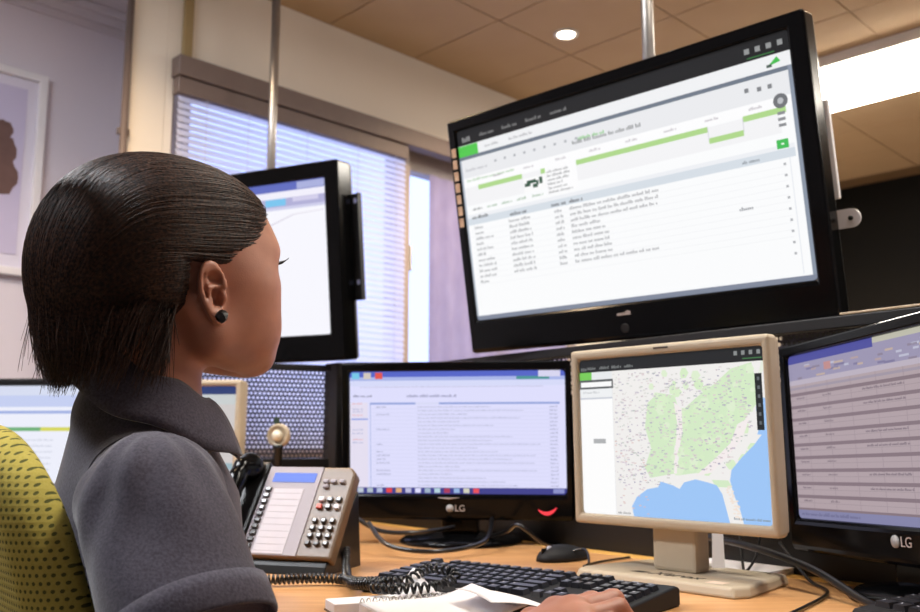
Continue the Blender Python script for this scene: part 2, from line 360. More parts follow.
MB(DESK).box((-.842, -.03, DZ+.005), (-.775, .07, PT+.02), .004).build('upright_post', m_blackmetal, part)
MB(DESK).box((-.84, .003, .868), (-.0, .037, .885)).build('mid_rail', m_black, part)

# ------------------------------------------------------------------ screens
def screen_material(name, strength=1.0, rough=.35):
    m = bpy.data.materials.new(name); m.use_nodes = True; nt = m.node_tree; b = nt.nodes['Principled BSDF']
    b.inputs['Base Color'].default_value = (.01, .01, .012, 1); b.inputs['Roughness'].default_value = rough
    b.inputs['Specular IOR Level'].default_value = .08
    a = nt.nodes.new('ShaderNodeVertexColor'); a.layer_name = 'Col'
    nt.links.new(a.outputs[0], b.inputs['Emission Color']); b.inputs['Emission Strength'].default_value = strength; return m
class Draw:
    """flat print on a screen: u right 0..1, v down 0..1"""
    def __init__(s, W, H, M): s.W, s.H, s.M = W, H, M; s.v = []; s.f = []; s.c = []; s.k = 0
    def poly(s, pts, col, layer=None):
        s.k += 1; y = -.000006*(s.k if layer is None else layer)
        o = len(s.v)
        for (u, v) in pts: s.v.append(s.M @ Vector(((u-.5)*s.W, y, (.5-v)*s.H)))
        s.f.append(tuple(range(o, o+len(pts)))); s.c.append(S(*col))
    def rect(s, u0, v0, u1, v1, col):
        s.poly([(u0, v0), (u1, v0), (u1, v1), (u0, v1)], col)
    def dot(s, u0, v0, u1, v1, col):      # small marks that share one layer
        s.poly([(u0, v0), (u1, v0), (u1, v1), (u0, v1)], col); s.k -= 1
    def words(s, u0, v0, u1, h, col, asp=1.0):
        """an unreadable line of print: strokes of uneven height"""
        r = []; u = u0; cw = h*s.H/s.W*.55*asp
        while u < u1:
            for _ in range(random.randint(3, 8)):
                if u >= u1: break
                hh = h*random.choice((.62, .62, .7, 1.0)); r.append((u, v0+h-hh, u+cw*.66, v0+h)); u += cw
            u += cw*.8
        s.k += 1; k = s.k
        for (a, b, c, d) in r: s.poly([(a, b), (c, b), (c, d), (a, d)], col, k)
        s.k = k
    def build(s, name, material, parent):
        base = wloc(parent); me = bpy.data.meshes.new(name); me.from_pydata([tuple(v-base) for v in s.v], [], s.f)
        me.materials.append(material); at = me.color_attributes.new('Col', 'FLOAT_COLOR', 'CORNER'); i = 0
        for f, c in zip(me.polygons, s.c):
            for _ in range(f.loop_total): at.data[i].color = c; i += 1
        o = bpy.data.objects.new(name, me); C.objects.link(o); o.parent = parent; return o
def flat_monitor(name, label, cat, W, H, q, bez, depth, m_body, m_front, draw, strength, stand=None, base_z=DZ, roll=0, corner=.006, group=None, back_depth=.05):
    x, y, z, yaw, tilt = q; M = frame((x, y, z), yaw, tilt, roll); L, R, T, B = bez
    root = thing(name, (x, y, base_z), label, cat, group)
    fr = MB(M); fr.ring((-W/2-L, -H/2-B, W/2+R, H/2+T), (-W/2, -H/2, W/2, H/2), -.006, depth)
    bz = fr.build('bezel', m_front, root, bevel=corner)
    d = Draw(W, H, M @ Matrix.Translation((0, .001, 0))); draw(d); d.build('screen', screen_material(name+'_image', strength), root)
    bk = MB(M); bk.box((-W/2-L+.004, depth, -H/2-B+.004), (W/2+R-.004, depth+.012, H/2+T-.004), .004)
    bk.box((-W*.36, depth+.01, -H*.34), (W*.36, depth+back_depth, H*.36), .012)
    bk.box((-W/2+.001, .004, -H/2+.001), (W/2-.001, depth, H/2-.001))
    bk.build('back_shell', m_body, root)
    return root, M
# --- the large tilted television
TVW, TVH = .708, .398
def draw_tv(d):
    W_ = (250, 251, 252); G = (234, 235, 238)
    d.rect(0, 0, 1, 1, W_); d.rect(0, 0, 1, .082, (33, 33, 34)); d.rect(0, .082, 1, .14, (240, 241, 243))
    d.rect(0, .084, .074, .155, (84, 202, 80))
    d.rect(.0, .14, 1, .158, (112, 122, 136)); d.rect(.99, .14, 1, 1, (140, 150, 166)); d.rect(0, .158, .006, 1, (178, 186, 198)); d.rect(0, .978, 1, 1, (130, 138, 156))
    d.rect(.006, .158, .99, .255, G); d.rect(.006, .255, .99, .30, (252, 252, 253)); d.rect(.006, .305, .96, .40, (243, 243, 245))
    for k in range(4): d.words(.085+.085*k, .038, .085+.085*k+.05, .018, (130, 130, 130))
    d.words(.018, .04, .045, .026, (150, 150, 150))
    for k in range(4): d.rect(.895+.026*k, .03, .907+.026*k, .052, (150, 152, 152))
    d.rect(.90, .068, .965, .073, (60, 120, 66)); d.poly([(.945, .125), (.968, .093), (.976, .115)], (70, 190, 80)); d.rect(.943, .118, .955, .13, (70, 90, 80))
    d.words(.10, .105, .15, .014, (180, 180, 184)); d.words(.19, .105, .27, .014, (180, 180, 184))
    for k in range(9): d.rect(.13+.035*k, .195, .138+.035*k, .207, (178, 180, 186))
    d.words(.42, .196, .50, .016, (130, 200, 120)); d.words(.40, .208, .61, .018, (140, 141, 144))
    d.words(.02, .205, .10, .016, (190, 190, 196)); d.words(.02, .262, .20, .014, (176, 206, 170))
    for k in range(8): d.words(.12+.11*k, .268, .155+.11*k, .013, (196, 190, 196))
    for a, b, v in ((.06, .222, .302), (.287, .785, .302), (.785, .872, .352), (.874, .975, .297)): d.rect(a, v, b, v+.024, (176, 216, 140))
    d.rect(.784, .302, .786, .36, (214, 214, 220)); d.rect(.872, .302, .874, .36, (214, 214, 220))
    d.rect(.225, .33, .30, .40, (250, 250, 250))
    for a, b, c, e in ((.228, .355, .248, .372), (.236, .343, .268, .36), (.256, .365, .272, .384), (.268, .35, .276, .374), (.279, .338, .290, .37)): d.rect(a, b, c, e, (58, 90, 72))
    d.rect(.302, .30, .405, .432, (252, 252, 253))
    for k in range(6): d.words(.307, .316+.02*k, .345+random.random()*.05, .014, (170, 170, 172))
    for k in range(5): d.words(.03+.055*k, .415, .064+.055*k, .014, (160, 186, 160) if k else (120, 120, 122))
    for (a, b) in ((.935, .235), (.905, .228), (.96, .235)): d.rect(a-.02, b-.04, a-.01, b-.022, (130, 132, 136))
    n = 14; d.poly([(.965+.017*math.cos(2*PI*k/n), .272+.03*math.sin(2*PI*k/n)) for k in range(n)], (116, 118, 122))
    d.poly([(.965+.007*math.cos(2*PI*k/n), .272+.013*math.sin(2*PI*k/n)) for k in range(n)], (190, 192, 196))
    for k in range(3): d.rect(.955, .315+.024*k, .972, .327+.024*k, (140, 142, 146))
    d.rect(.006, .448, .985, .466, (238, 240, 244)); d.rect(.006, .466, .985, .502, (214, 222, 230)); d.rect(.945, .425, .972, .462, (72, 190, 90)); d.rect(.955, .44, .962, .447, (230, 250, 230))
    for a, b, w_ in ((.025, .455, .06), (.165, .478, .06), (.31, .478, .045), (.37, .478, .04)): d.words(a, b, a+w_, .018, (90, 92, 98))
    d.words(.86, .478, .90, .014, (140, 146, 154))
    for k in range(11):
        v = .512+.0283*k; d.rect(.006, v+.022, .96, v+.0235, (236, 237, 240))
        d.words(.03, v, .03+(.03 if k in (0, 1, 3, 5, 10) else .065), .015, (168, 168, 172))
        if k < 10:
            d.words(.158, v, .235, .016, (172, 172, 176)); d.words(.318, v, .342, .016, (172, 172, 176))
            d.words(.368, v, (.635, .635, .63, .46, .47, .48, .48, .485, .485, .62)[k], .016, (172, 172, 176))
    for k in range(9): d.rect(.955, .52+.045*k, .961, .53+.045*k, (176, 178, 182))
    d.words(.84, .665, .87, .016, (150, 152, 158)); d.rect(.97, .50, .972, .97, (226, 230, 236))
tv, TM = flat_monitor('television', 'large black flat television tilted above the desk showing a fleet tracking page', 'television', TVW, TVH, (.276, 1.599, 1.358, -.739, .166), (.020, .030, .024, .068), .036, m_black, m_gloss, draw_tv, 1.0, base_z=1.09, back_depth=.05)
m_logo = mat('silver_print', S(190, 176, 170), .4, noise=S(180, 166, 160), nscale=50)
lg_ = MB(TM)
for k, h in enumerate((.5, .55, .5, .6, .55, .9, 1.0, .85)): lg_.box((-.012+.0036*k, -.0068, -TVH/2-.022), (-.0094+.0036*k, -.0055, -TVH/2-.022+.008*h))
lg_.build('maker_mark', m_logo, tv)
MB(TM).lathe([(.0065, -.0075), (.0085, -.0078), (.0085, -.005), (.0065, -.005)], (.002, 0, -TVH/2-.046), 20, 'y').build('power_button', m_blackmetal, tv)
m_stick = mat('sticker_beige', S(205, 178, 152), .7, noise=S(150, 110, 80), nscale=90)
for k in range(7): MB(TM).box((-TVW/2-.0135, -.0066, TVH/2-.035-.0245*k-.019), (-TVW/2-.002, -.0058, TVH/2-.035-.0245*k)).build('sticker', m_stick, tv)
# wall/pole bracket parts of the television
MB(TM).box((TVW/2+.022, .047, -.075), (TVW/2+.032, .056, .085)).build('bracket_rail', m_whitep, tv, bevel=.002)
bt = MB(TM); bt.box((TVW/2+.020, .050, -.123), (TVW/2+.044, .054, -.093)); n = 12
bt.prism([(TVW/2+.044+.015*math.sin(PI*k/n), -.108+.015*math.cos(PI*k/n)) for k in range(n+1)], .050, .054); bt.build('bracket_tab', m_whitep, tv)
MB(TM).lathe([(.004, .0485), (.004, .0498), (.0001, .0498)], (TVW/2+.044, 0, -.108), 12, 'y').build('bracket_screw', m_black, tv)
def pole(loc, label, top=CH, zt=None, yaw=0):
    t = thing('mounting_pole', (loc[0], loc[1], zt), label, 'pole', 'ceiling mounting poles')
    MB().tube([(loc[0], loc[1], zt), (loc[0], loc[1], top-.012)], .0125, 16).build('tube', m_steel, t)
    for z0, z1 in ((top-.012, top-.0005),): MB().lathe([(.05, z0), (.05, z1)], (loc[0], loc[1], 0), 24).build('flange', m_steel, t)
    return t
p1 = TM @ Vector((0, .155, 0)); pole((p1.x, p1.y), 'steel mounting pole rising behind the large tilted television', zt=1.30)
ar = MB(); ar.tube([TM @ Vector((0, .098, .0)), Vector((p1.x, p1.y, (TM @ Vector((0, .1, 0))).z))], .018, 10); ar.build('pole_arm', m_blackmetal, tv)
# --- second television, left
LTW, LTH = .708, .398
def draw_lt(d):
    d.rect(0, 0, 1, 1, (246, 246, 253)); d.rect(0, 0, 1, .055, (96, 108, 190)); d.rect(.88, .005, 1, .05, (170, 176, 220)); d.rect(0, .055, 1, .10, (240, 238, 250)); d.rect(0, .10, 1, .155, (176, 174, 214))
    d.rect(.74, .102, .83, .148, (120, 196, 238)); d.rect(.86, .102, .97, .13, (210, 206, 234)); d.rect(0, .155, 1, .175, (206, 206, 234))
    d.poly([(.7, .30), (.86, .21), (.862, .215), (.702, .306)], (206, 200, 216)); d.poly([(.86, .21), (.99, .20), (.99, .205), (.862, .215)], (222, 216, 228))
    for k in range(10): d.words(.1+.2*random.random(), .25+.06*k, .5+.3*random.random(), .012, (220, 220, 232))
ltq = (-.658, 2.374, 1.378, -.419, .117)
lt, LM = flat_monitor('television', 'black flat television beside the window partly hidden behind the head', 'television', LTW, LTH, ltq, (.042, .042, .042, .068), .06, m_black, m_gloss, draw_lt, 1.0, base_z=1.1)
brk = MB(LM); brk.box((LTW/2+.03, .062, -.115), (LTW/2+.066, .068, .16)); brk.box((LTW/2+.062, .05, -.115), (LTW/2+.066, .068, .16))
brk.build('mount_bracket', m_blackmetal, lt)
for z in (.135, -.075):
    MB(LM).box((LTW/2+.046, .0608, z), (LTW/2+.060, .0622, z+.012), .0005).build('bracket_slot', mat('slot_light', S(190, 196, 240), .5, noise=S(180, 186, 230)), lt, label='pale slot in the bracket')
p2 = LM @ Vector((.055, .16, 0)); pole((p2.x, p2.y), 'steel mounting pole in front of the blind left of the window', zt=1.30)
MB().tube([LM @ Vector((.055, .1, 0)), Vector((p2.x, p2.y, (LM @ Vector((.055, .1, 0))).z))], .018, 10).build('pole_arm', m_blackmetal, lt)
# --- centre monitor
def stand_black(root, M, W, H, B, y_off=.09, base_r=.12, neck_w=.035, m=m_gloss):
    z = wloc(root).z; a = M @ Vector((0, y_off, -H/2-B+.03)); c = Vector((a.x, a.y, z))
    MB(Matrix.Translation(c)).lathe([(base_r*.98, 0), (base_r, .004), (base_r*.9, .012), (base_r*.35, .02), (.02, .022)], (0, 0, 0), 32).build('stand_base', m, root)
    yaw = math.atan2(M[1][0], M[0][0]); N_ = frame((c.x, c.y, 0), yaw)
    MB(N_).box((-neck_w, -.02, z+.012), (neck_w, .02, a.z+.05), .006).build('stand_neck', m, root)
    MB(N_).box((-neck_w*.8, -(y_off-.034), a.z-.01), (neck_w*.8, .0, a.z+.03), .004).build('stand_hinge', m, root)
def lg_logo(root, M, H, dx=0, s=1.0, dz=-.022):
    X = M @ Matrix.Translation((dx, -.0068, -H/2+dz)) @ Matrix.Rotation(PI/2, 4, 'X')
    disc = MB(M); disc.lathe([(.0072*s, -.0075), (.0072*s, -.0058), (.001, -.0058)], (dx-.013*s, 0, -H/2+dz), 20, 'y'); disc.build('maker_emblem', mat('emblem_silver', S(200, 198, 196), .4, noise=S(150, 148, 148), nscale=120), root)
    text_mesh('LG', .0165*s, X @ Matrix.Translation((.006*s, 0, 0)), 'maker_name', m_logo, root)
def draw_lg(d):
    d.rect(0, 0, 1, 1, (222, 222, 252)); d.rect(0, 0, 1, .045, (88, 104, 200)); d.rect(0, .045, 1, .075, (170, 182, 232)); d.rect(0, .075, 1, .12, (214, 218, 248))
    for k, c in enumerate(((120, 200, 230), (210, 200, 190), (226, 90, 80))): d.rect(.01+.055*k, .008, .045+.055*k, .06, c)
    d.rect(.78, .045, .93, .07, (80, 150, 150)); d.rect(.88, .0, .98, .05, (216, 214, 240))
    d.words(.05, .12, .9, .012, (190, 190, 220)); d.words(.27, .19, .50, .022, (140, 140, 176)); d.words(.015, .19, .10, .02, (130, 130, 160))
    d.rect(.095, .255, .975, .272, (150, 166, 220)); d.rect(.31, .255, .42, .272, (216, 218, 246)); d.rect(.095, .272, .099, .95, (176, 186, 228)); d.rect(.0, .255, .085, .95, (228, 222, 240)); d.rect(.006, .385, .085, .398, (150, 166, 230))
    for k, v in enumerate((.255, .30, .32, .35, .47, .50, .55, .575)): d.words(.012, v, .06, .014, (226, 170, 176) if k % 3 == 0 else (176, 180, 214))
    for k in range(22):
        v = .285+.0305*k; d.rect(.10, v+.022, .975, v+.0245, (206, 208, 240))
        if random.random() < .6: d.words(.125, v, .15+.06*random.random(), .013, (158, 160, 192))
        d.words(.32, v, .45+.45*random.random(), .012, (178, 180, 210)); d.words(.93, v, .965, .013, (158, 160, 196))
    d.rect(0, .95, 1, 1, (64, 66, 140))
    for k, c in enumerate(((190, 200, 210), (176, 190, 200), (180, 190, 220), (226, 70, 70), (220, 170, 120), (190, 190, 220), (220, 220, 250), (160, 180, 200), (180, 210, 220), (170, 60, 90), (150, 180, 220), (210, 210, 190), (232, 80, 90))): d.rect(.035+.045*k, .955, .062+.045*k, .992, c)
    d.rect(.94, .955, .99, .99, (140, 146, 200))
lgq = (-.007, 1.715, .929, -.121, .10)
lgm, GM = flat_monitor('monitor', 'black widescreen monitor with a red curved light showing a mail list', 'monitor', .41, .2306, lgq, (.016, .012, .018, .048), .03, m_black, m_gloss, draw_lg, 1.0)
stand_black(lgm, GM, .41, .2306, .048, y_off=.06)
lg_logo(lgm, GM, .2306, .0, 1.0, -.026)
n = 9; cv = [(.152+.034*k/(n-1), 0, -.2306/2-.034+.016*((k/(n-1)-.45)**2)*2.2) for k in range(n)]
MB(GM @ Matrix.Translation((0, -.0068, 0))).tube(cv, [.0008+.0026*math.sin(PI*k/(n-1)) for k in range(n)], 8).build('power_light', emis('red_power_light', S(255, 70, 80), 1.2), lgm, label='red curved power light')
MB(GM).tube([(-.035, -.0068, -.2306/2-.006), (-.015, -.0072, -.2306/2-.0075), (.005, -.0068, -.2306/2-.006)], [.0004, .0016, .0004], 6).build('bezel_painted_highlight', m_logo, lgm)  # silver sliver standing in for a highlight on the lower bezel
# --- beige map monitor
def draw_map(d):
    d.rect(0, 0, 1, 1, (240, 238, 236)); land = (240, 238, 236); green = (212, 234, 198); sea = (158, 198, 246)
    gp = [[(.40, .30), (.46, .24), (.55, .26), (.57, .36), (.55, .48), (.53, .62), (.53, .73), (.40, .76), (.37, .70), (.41, .58), (.38, .45)],
          [(.58, .36), (.66, .28), (.76, .20), (.84, .12), (.94, .09), (.96, .22), (.96, .32), (.90, .40), (.88, .50), (.80, .60), (.74, .66), (.66, .72), (.55, .74), (.56, .60), (.58, .48)],
          [(.72, .76), (.80, .76), (.82, .80), (.74, .80)]]
    for g in gp: d.poly(g, green)
    for _ in range(90):
        u = .40+.54*random.random(); v = .12+.6*random.random()
        if u-.4 > (v-.1)*.2: r = .012+.02*random.random(); d.poly([(u+r*math.cos(t)*random.uniform(.6, 1.2), v+1.2*r*math.sin(t)) for t in np.linspace(0, 2*PI, 7)[:-1]], random.choice(((214, 236, 198), (218, 238, 202), (222, 238, 208))))
    for g in ([(.545, .30), (.585, .34), (.585, .48), (.55, .62), (.545, .73), (.53, .73), (.545, .55), (.56, .45)], [(.86, .44), (.92, .40), (.88, .52), (.80, .63), (.72, .72), (.64, .74), (.74, .64), (.82, .55)]): d.poly(g, (244, 236, 236))
    d.poly([(.30, 1), (.29, .94), (.32, .88), (.38, .83), (.44, .815), (.455, .78), (.52, .80), (.555, .82), (.58, .78), (.64, .76), (.70, .775), (.745, .79), (.77, .84), (.785, .92), (.80, 1)], sea)
    d.poly([(1, .44), (.97, .50), (.93, .56), (.87, .63), (.82, .70), (.81, .76), (.825, .84), (.85, .92), (.865, 1), (1, 1)], sea)
    d.poly([(1, .30), (.955, .28), (.95, .36), (.965, .44), (.95, .50), (1, .50)], sea); d.poly([(.995, .06), (.97, .16), (.985, .16), (1, .12)], (232, 238, 224))
    for _ in range(1000):
        u = .20+.72*random.random(); v = .10+.7*random.random()
        if v > .7 and u > .5 and not (.77 < u < .83): continue
        if u > .96-.55*max(0, v-.38): continue
        w_ = .004+.014*random.random(); h_ = .003+.006*random.random()
        d.dot(u, v, u+w_, v+h_, random.choice(((206, 192, 198), (200, 190, 204), (220, 206, 208), (190, 198, 192), (212, 212, 206), (176, 172, 190))))
    for _ in range(50):
        u = .20+.18*random.random(); v = .5+.48*random.random(); d.dot(u, v, u+.012, v+.006, random.choice(((220, 190, 186), (206, 190, 206))))
    for _ in range(40):
        v = .78+.2*random.random(); u = .775+(v-.78)*.22+.04*random.random(); d.dot(u, v, u+.01, v+.008, (240, 226, 214))
    d.k += 2
    d.rect(0, 0, 1, .085, (38, 40, 42)); d.words(.01, .045, .035, .03, (120, 124, 124))
    for k in range(4): d.words(.05+.075*k, .05, .105+.075*k, .018, (130, 134, 134))
    for k in range(4): d.rect(.86+.036*k, .02, .876+.036*k, .045, (140, 144, 144))
    d.rect(.9, .063, .99, .070, (70, 120, 76))
    d.rect(0, .085, .20, 1, (252, 252, 252)); d.rect(0, .085, .075, .135, (120, 204, 90)); d.rect(.075, .085, .20, .135, (232, 234, 236)); d.rect(.0, .135, .205, .195, (92, 96, 98)); d.rect(.006, .15, .196, .182, (250, 250, 250)); d.rect(0, .195, .2, .26, (238, 240, 242)); d.words(.02, .21, .12, .014, (196, 198, 202)); d.rect(.0, .252, .2, .262, (200, 204, 214)); d.rect(.075, .52, .15, .55, (176, 178, 180)); d.rect(.198, .195, .2, 1, (220, 222, 226))
    d.rect(.952, .155, .985, .475, (38, 42, 44))
    for k in range(6): d.rect(.963, .175+.05*k, .974, .195+.05*k, (100, 106, 110))
    d.words(.82, .965, .985, .014, (130, 140, 150)); d.words(.21, .975, .28, .014, (150, 150, 150))
whq = (.288, 1.267, .920, -.818, .017)
wm, WM = flat_monitor('monitor', 'beige square monitor showing a green and blue coastline map', 'monitor', .304, .228, whq, (.0135, .0105, .0145, .0145), .018, m_beige, m_beige, draw_map, 1.0, corner=.005)
wy = whq[3]; WN = frame((whq[0], whq[1], 0), wy)
MB(WN).box((-.040, .015, DZ+.014), (.030, .05, .83), .005).build('stand_neck', m_beige, wm)
bs = MB(WN); pol = [(-.125, -.055), (.125, -.055), (.135, -.03), (.115, .11), (-.115, .11), (-.135, -.03)]
bs.add([(x, y, DZ) for x, y in pol]+[(x*.97, y*.94+.002, DZ+.014) for x, y in pol], [tuple(range(6))[::-1], tuple(range(6, 12))]+[(i, (i+1) % 6, (i+1) % 6+6, i+6) for i in range(6)])
bs.build('stand_base', m_beige, wm, bevel=.004)
m_ink = mat('dark_ink', S(62, 54, 46), .7, noise=S(50, 44, 38))
XM = WN @ Matrix.Translation((.002, -.02, DZ+.0142))
text_mesh('Xerox', .030, XM @ Matrix.Translation((.016, .004, 0)), 'maker_name', m_ink, wm, shear=.3, extrude=.0002)
MB(XM).add([(-.052, -.006, .0003), (-.030, -.006, .0003), (-.024, .006, .0003), (-.046, .006, .0003)], [(0, 1, 2, 3)]).build('maker_emblem', m_ink, wm)
MB(WM).box((-.012, -.0066, .114+.007), (.012, -.0058, .114+.0095)).build('brand_print', m_ink, wm)
MB(XM).add([(.075, -.022, .0003), (.10, -.022, .0003), (.10, -.002, .0003), (.075, -.002, .0003)], [(0, 1, 2, 3)]).build('sticker', mat('pale_sticker', S(226, 206, 186), .6, noise=S(216, 190, 170), nscale=90), wm)
# --- right wide monitor, seen at a steep angle
def draw_rl(d):
    d.rect(0, 0, 1, 1, (176, 160, 166)); d.rect(0, 0, 1, .155, (154, 148, 176)); d.rect(0, .0, .49, .05, (78, 80, 156)); d.rect(.49, 0, 1, .03, (188, 186, 170))
    for k in range(40):
        u = .02+.95*random.random(); v = .06+.085*random.random(); d.dot(u, v, u+.02+.04*random.random(), v+.012, random.choice(((128, 122, 156), (176, 156, 160), (190, 170, 160), (140, 130, 150), (186, 186, 206))))
    d.k += 2
    d.rect(.22, .075, .26, .12, (190, 140, 140)); d.rect(0, .155, 1, .185, (186, 176, 190)); d.rect(.0, .20, 1, .215, (160, 150, 164))
    for k in range(7): d.rect(.1+.13*k, .185, .1025+.13*k, .95, (158, 142, 150))
    for k in range(10):
        v = .235+.078*k; d.rect(0, v, 1, v+.020, (134, 118, 126)); d.rect(0, v+.045, 1, v+.048, (160, 146, 152))
        d.words(.04, v+.026, .09, .014, (120, 108, 118)); d.words(.2, v+.026, .25, .014, (130, 118, 126))
        if k % 3 != 2: d.words(.42, v+.026, .62, .014, (120, 108, 118))
    d.rect(0, .95, 1, 1, (132, 132, 168)); d.words(.02, .962, .35, .02, (106, 106, 140))
rlq = (.521, 1.123, .926, -1.395, 0)
rm, RM = flat_monitor('monitor', 'black widescreen monitor at the right edge showing a striped spreadsheet', 'monitor', .41, .2306, rlq, (.016, .016, .016, .046), .03, m_black, m_gloss, draw_rl, 1.0, roll=.035)
stand_black(rm, RM, .41, .2306, .046, y_off=.045, base_r=.09)
lg_logo(rm, RM, .2306, .03, 1.05, -.018)
# --- far left monitors
def draw_fl(d):
    d.rect(0, 0, 1, 1, (236, 238, 250)); d.rect(0, 0, 1, .1, (214, 220, 240)); d.rect(0, .1, 1, .22, (196, 206, 240)); d.rect(0, .26, 1, .29, (160, 176, 226))
    d.rect(0, .43, .62, .47, (110, 176, 120)); d.rect(.62, .43, 1, .47, (214, 214, 90))
    for k in range(6): d.words(.05, .55+.06*k, .7, .02, (200, 204, 220))
fq = (-1.05, 2.17, .93, -.1, -.05)
fm, FM = flat_monitor('monitor', 'black monitor with green and yellow line behind the green chair', 'monitor', .41, .2306, fq, (.016, .016, .018, .03), .03, m_black, m_black, draw_fl, 1.0)
stand_black(fm, FM, .41, .2306, .03, y_off=.06, base_r=.075)
def draw_cr(d):
    d.rect(0, 0, 1, 1, (214, 208, 206)); d.rect(0, 0, 1, .09, (48, 66, 120)); d.rect(0, .09, 1, .2, (208, 214, 214))
    n = 12
    for k in range(3): d.poly([(.64+.10*k+.032*math.cos(2*PI*j/n), .31+.038*math.sin(2*PI*j/n)) for j in range(n)], (120, 126, 130))
    for k in range(4): d.words(.1, .3+.12*k, .5, .025, (170, 170, 176))
    d.rect(0, .83, 1, .9, (160, 186, 196))
cq = (-.622, 1.98, .932, -.12, -.04)
cm, CM = flat_monitor('monitor', 'cream monitor behind the raised collar with three grey dots', 'monitor', .27, .2, cq, (.014, .014, .014, .018), .035, m_beige, m_beige, draw_cr, .92)
stand_black(cm, CM, .27, .2, .018, y_off=.06, base_r=.09, m=m_beige)
# --- round cream webcam on its little stand
wc = Vector((-.395, 1.98, 0)); cam_t = thing('webcam', (wc.x, wc.y, DZ), 'small round cream webcam on a black stand before the perforated panel', 'webcam')
WCM = frame((wc.x, wc.y, .925), -.2)
MB(WCM).lathe([(.001, .02), (.02, .018), (.0255, .006), (.0255, -.004), (.021, -.010), (.0195, -.006), (.001, -.006)], (0, 0, 0), 28, 'y').build('housing', m_beige, cam_t)
MB(WCM).lathe([(.001, -.018), (.007, -.0165), (.0115, -.012), (.013, -.006)], (0, 0, 0), 20, 'y').build('lens_dome', mat('lens_cream', S(230, 224, 205), .2, coat=.4, noise=S(222, 216, 196)), cam_t)
MB().lathe([(.045, DZ), (.045, DZ+.006), (.012, DZ+.014), (.009, DZ+.03), (.009, .895), (.014, .905)], (wc.x, wc.y, 0), 20).build('stand', m_black, cam_t)
MB(WCM).box((-.012, .0, .024), (-.002, .01, .04), .001).build('clip', mat('clip_green', S(40, 60, 44), .6, noise=S(30, 50, 36)), cam_t)

#BODY#
# ------------------------------------------------------------------ implicit-surface tools (for the person, the chair pads and the handset)
def smin(a, b, k):
    h = np.clip(.5+.5*(b-a)/k, 0, 1); return b*(1-h)+a*h-k*h*(1-h)
def smax(a, b, k): return -smin(-a, -b, k)
def ell(p, c, r):
    q = (p-np.array(c, np.float32))/np.array(r, np.float32); k0 = np.sqrt((q*q).sum(-1))
    k1 = np.sqrt(((q/np.array(r, np.float32))**2).sum(-1))+1e-9; return k0*(k0-1)/k1
def cap(p, a, b, ra, rb=None):
    rb = ra if rb is None else rb; a = np.array(a, np.float32); b = np.array(b, np.float32); d = b-a
    t = np.clip(((p-a)@d)/float(d@d), 0, 1); return np.linalg.norm(p-a-t[:, None]*d, axis=1)-(ra+(rb-ra)*t)
def nets(fun, lo, hi, res, step=5, margin=2.6):
    lo = np.array(lo, np.float32); n = (np.ceil((np.array(hi)-lo)/res/step).astype(int)+1)*step
    ax = [lo[i]+res*np.arange(n[i], dtype=np.float32) for i in range(3)]
    cx = [a[step//2::step] for a in ax]; g = np.stack(np.meshgrid(*cx, indexing='ij'), -1).reshape(-1, 3)
    dc = fun(g).reshape([len(c) for c in cx]); act = np.abs(dc) < margin*res*step
    F = np.repeat(np.repeat(np.repeat(dc, step, 0), step, 1), step, 2).astype(np.float32)
    A = np.repeat(np.repeat(np.repeat(act, step, 0), step, 1), step, 2); idx = np.argwhere(A)
    out = np.empty(len(idx), np.float32)
    for s in range(0, len(idx), 400000):
        k = idx[s:s+400000]; out[s:s+400000] = fun(lo+res*k.astype(np.float32))
    F[idx[:, 0], idx[:, 1], idx[:, 2]] = out
    I = F < 0; cnt = np.zeros(np.array(F.shape)-1, np.int8)
    for dx in (0, 1):
        for dy in (0, 1):
            for dz in (0, 1): cnt += I[dx:I.shape[0]-1+dx, dy:I.shape[1]-1+dy, dz:I.shape[2]-1+dz]
    cells = np.argwhere((cnt > 0) & (cnt < 8)); vid = -np.ones(cnt.shape, np.int64); vid[tuple(cells.T)] = np.arange(len(cells))
    cs = np.array([(x, y, z) for x in (0, 1) for y in (0, 1) for z in (0, 1)])
    val = np.stack([F[cells[:, 0]+c[0], cells[:, 1]+c[1], cells[:, 2]+c[2]] for c in cs], 1)
    acc = np.zeros((len(cells), 3)); num = np.zeros(len(cells))
    for i in range(8):
        for j in range(i+1, 8):
            if np.abs(cs[i]-cs[j]).sum() != 1: continue
            a, b = val[:, i], val[:, j]; m = (a < 0) != (b < 0); t = np.where(m, a/np.where(m, a-b, 1), 0)
            acc += m[:, None]*(cs[i]+t[:, None]*(cs[j]-cs[i])); num += m
    verts = lo+res*(cells+acc/num[:, None])
    quads = []
    for d in range(3):
        e1, e2 = (d+1) % 3, (d+2) % 3; sl0 = [slice(1, -1)]*3; sl0[d] = slice(0, -1); sl1 = list(sl0); sl1[d] = slice(1, None)
        a = I[tuple(sl0)]; b = I[tuple(sl1)]; e = np.argwhere(a != b); flip = a[tuple(e.T)]; e = e+1; e[:, d] -= 1
        o1 = np.zeros(3, int); o1[e1] = 1; o2 = np.zeros(3, int); o2[e2] = 1
        q = np.stack([vid[tuple((e-o1-o2).T)], vid[tuple((e-o2).T)], vid[tuple(e.T)], vid[tuple((e-o1).T)]], 1)
        q[~flip] = q[~flip][:, ::-1]; quads.append(q)
    quads = np.concatenate(quads); quads = quads[(quads >= 0).all(1)]
    return verts, quads
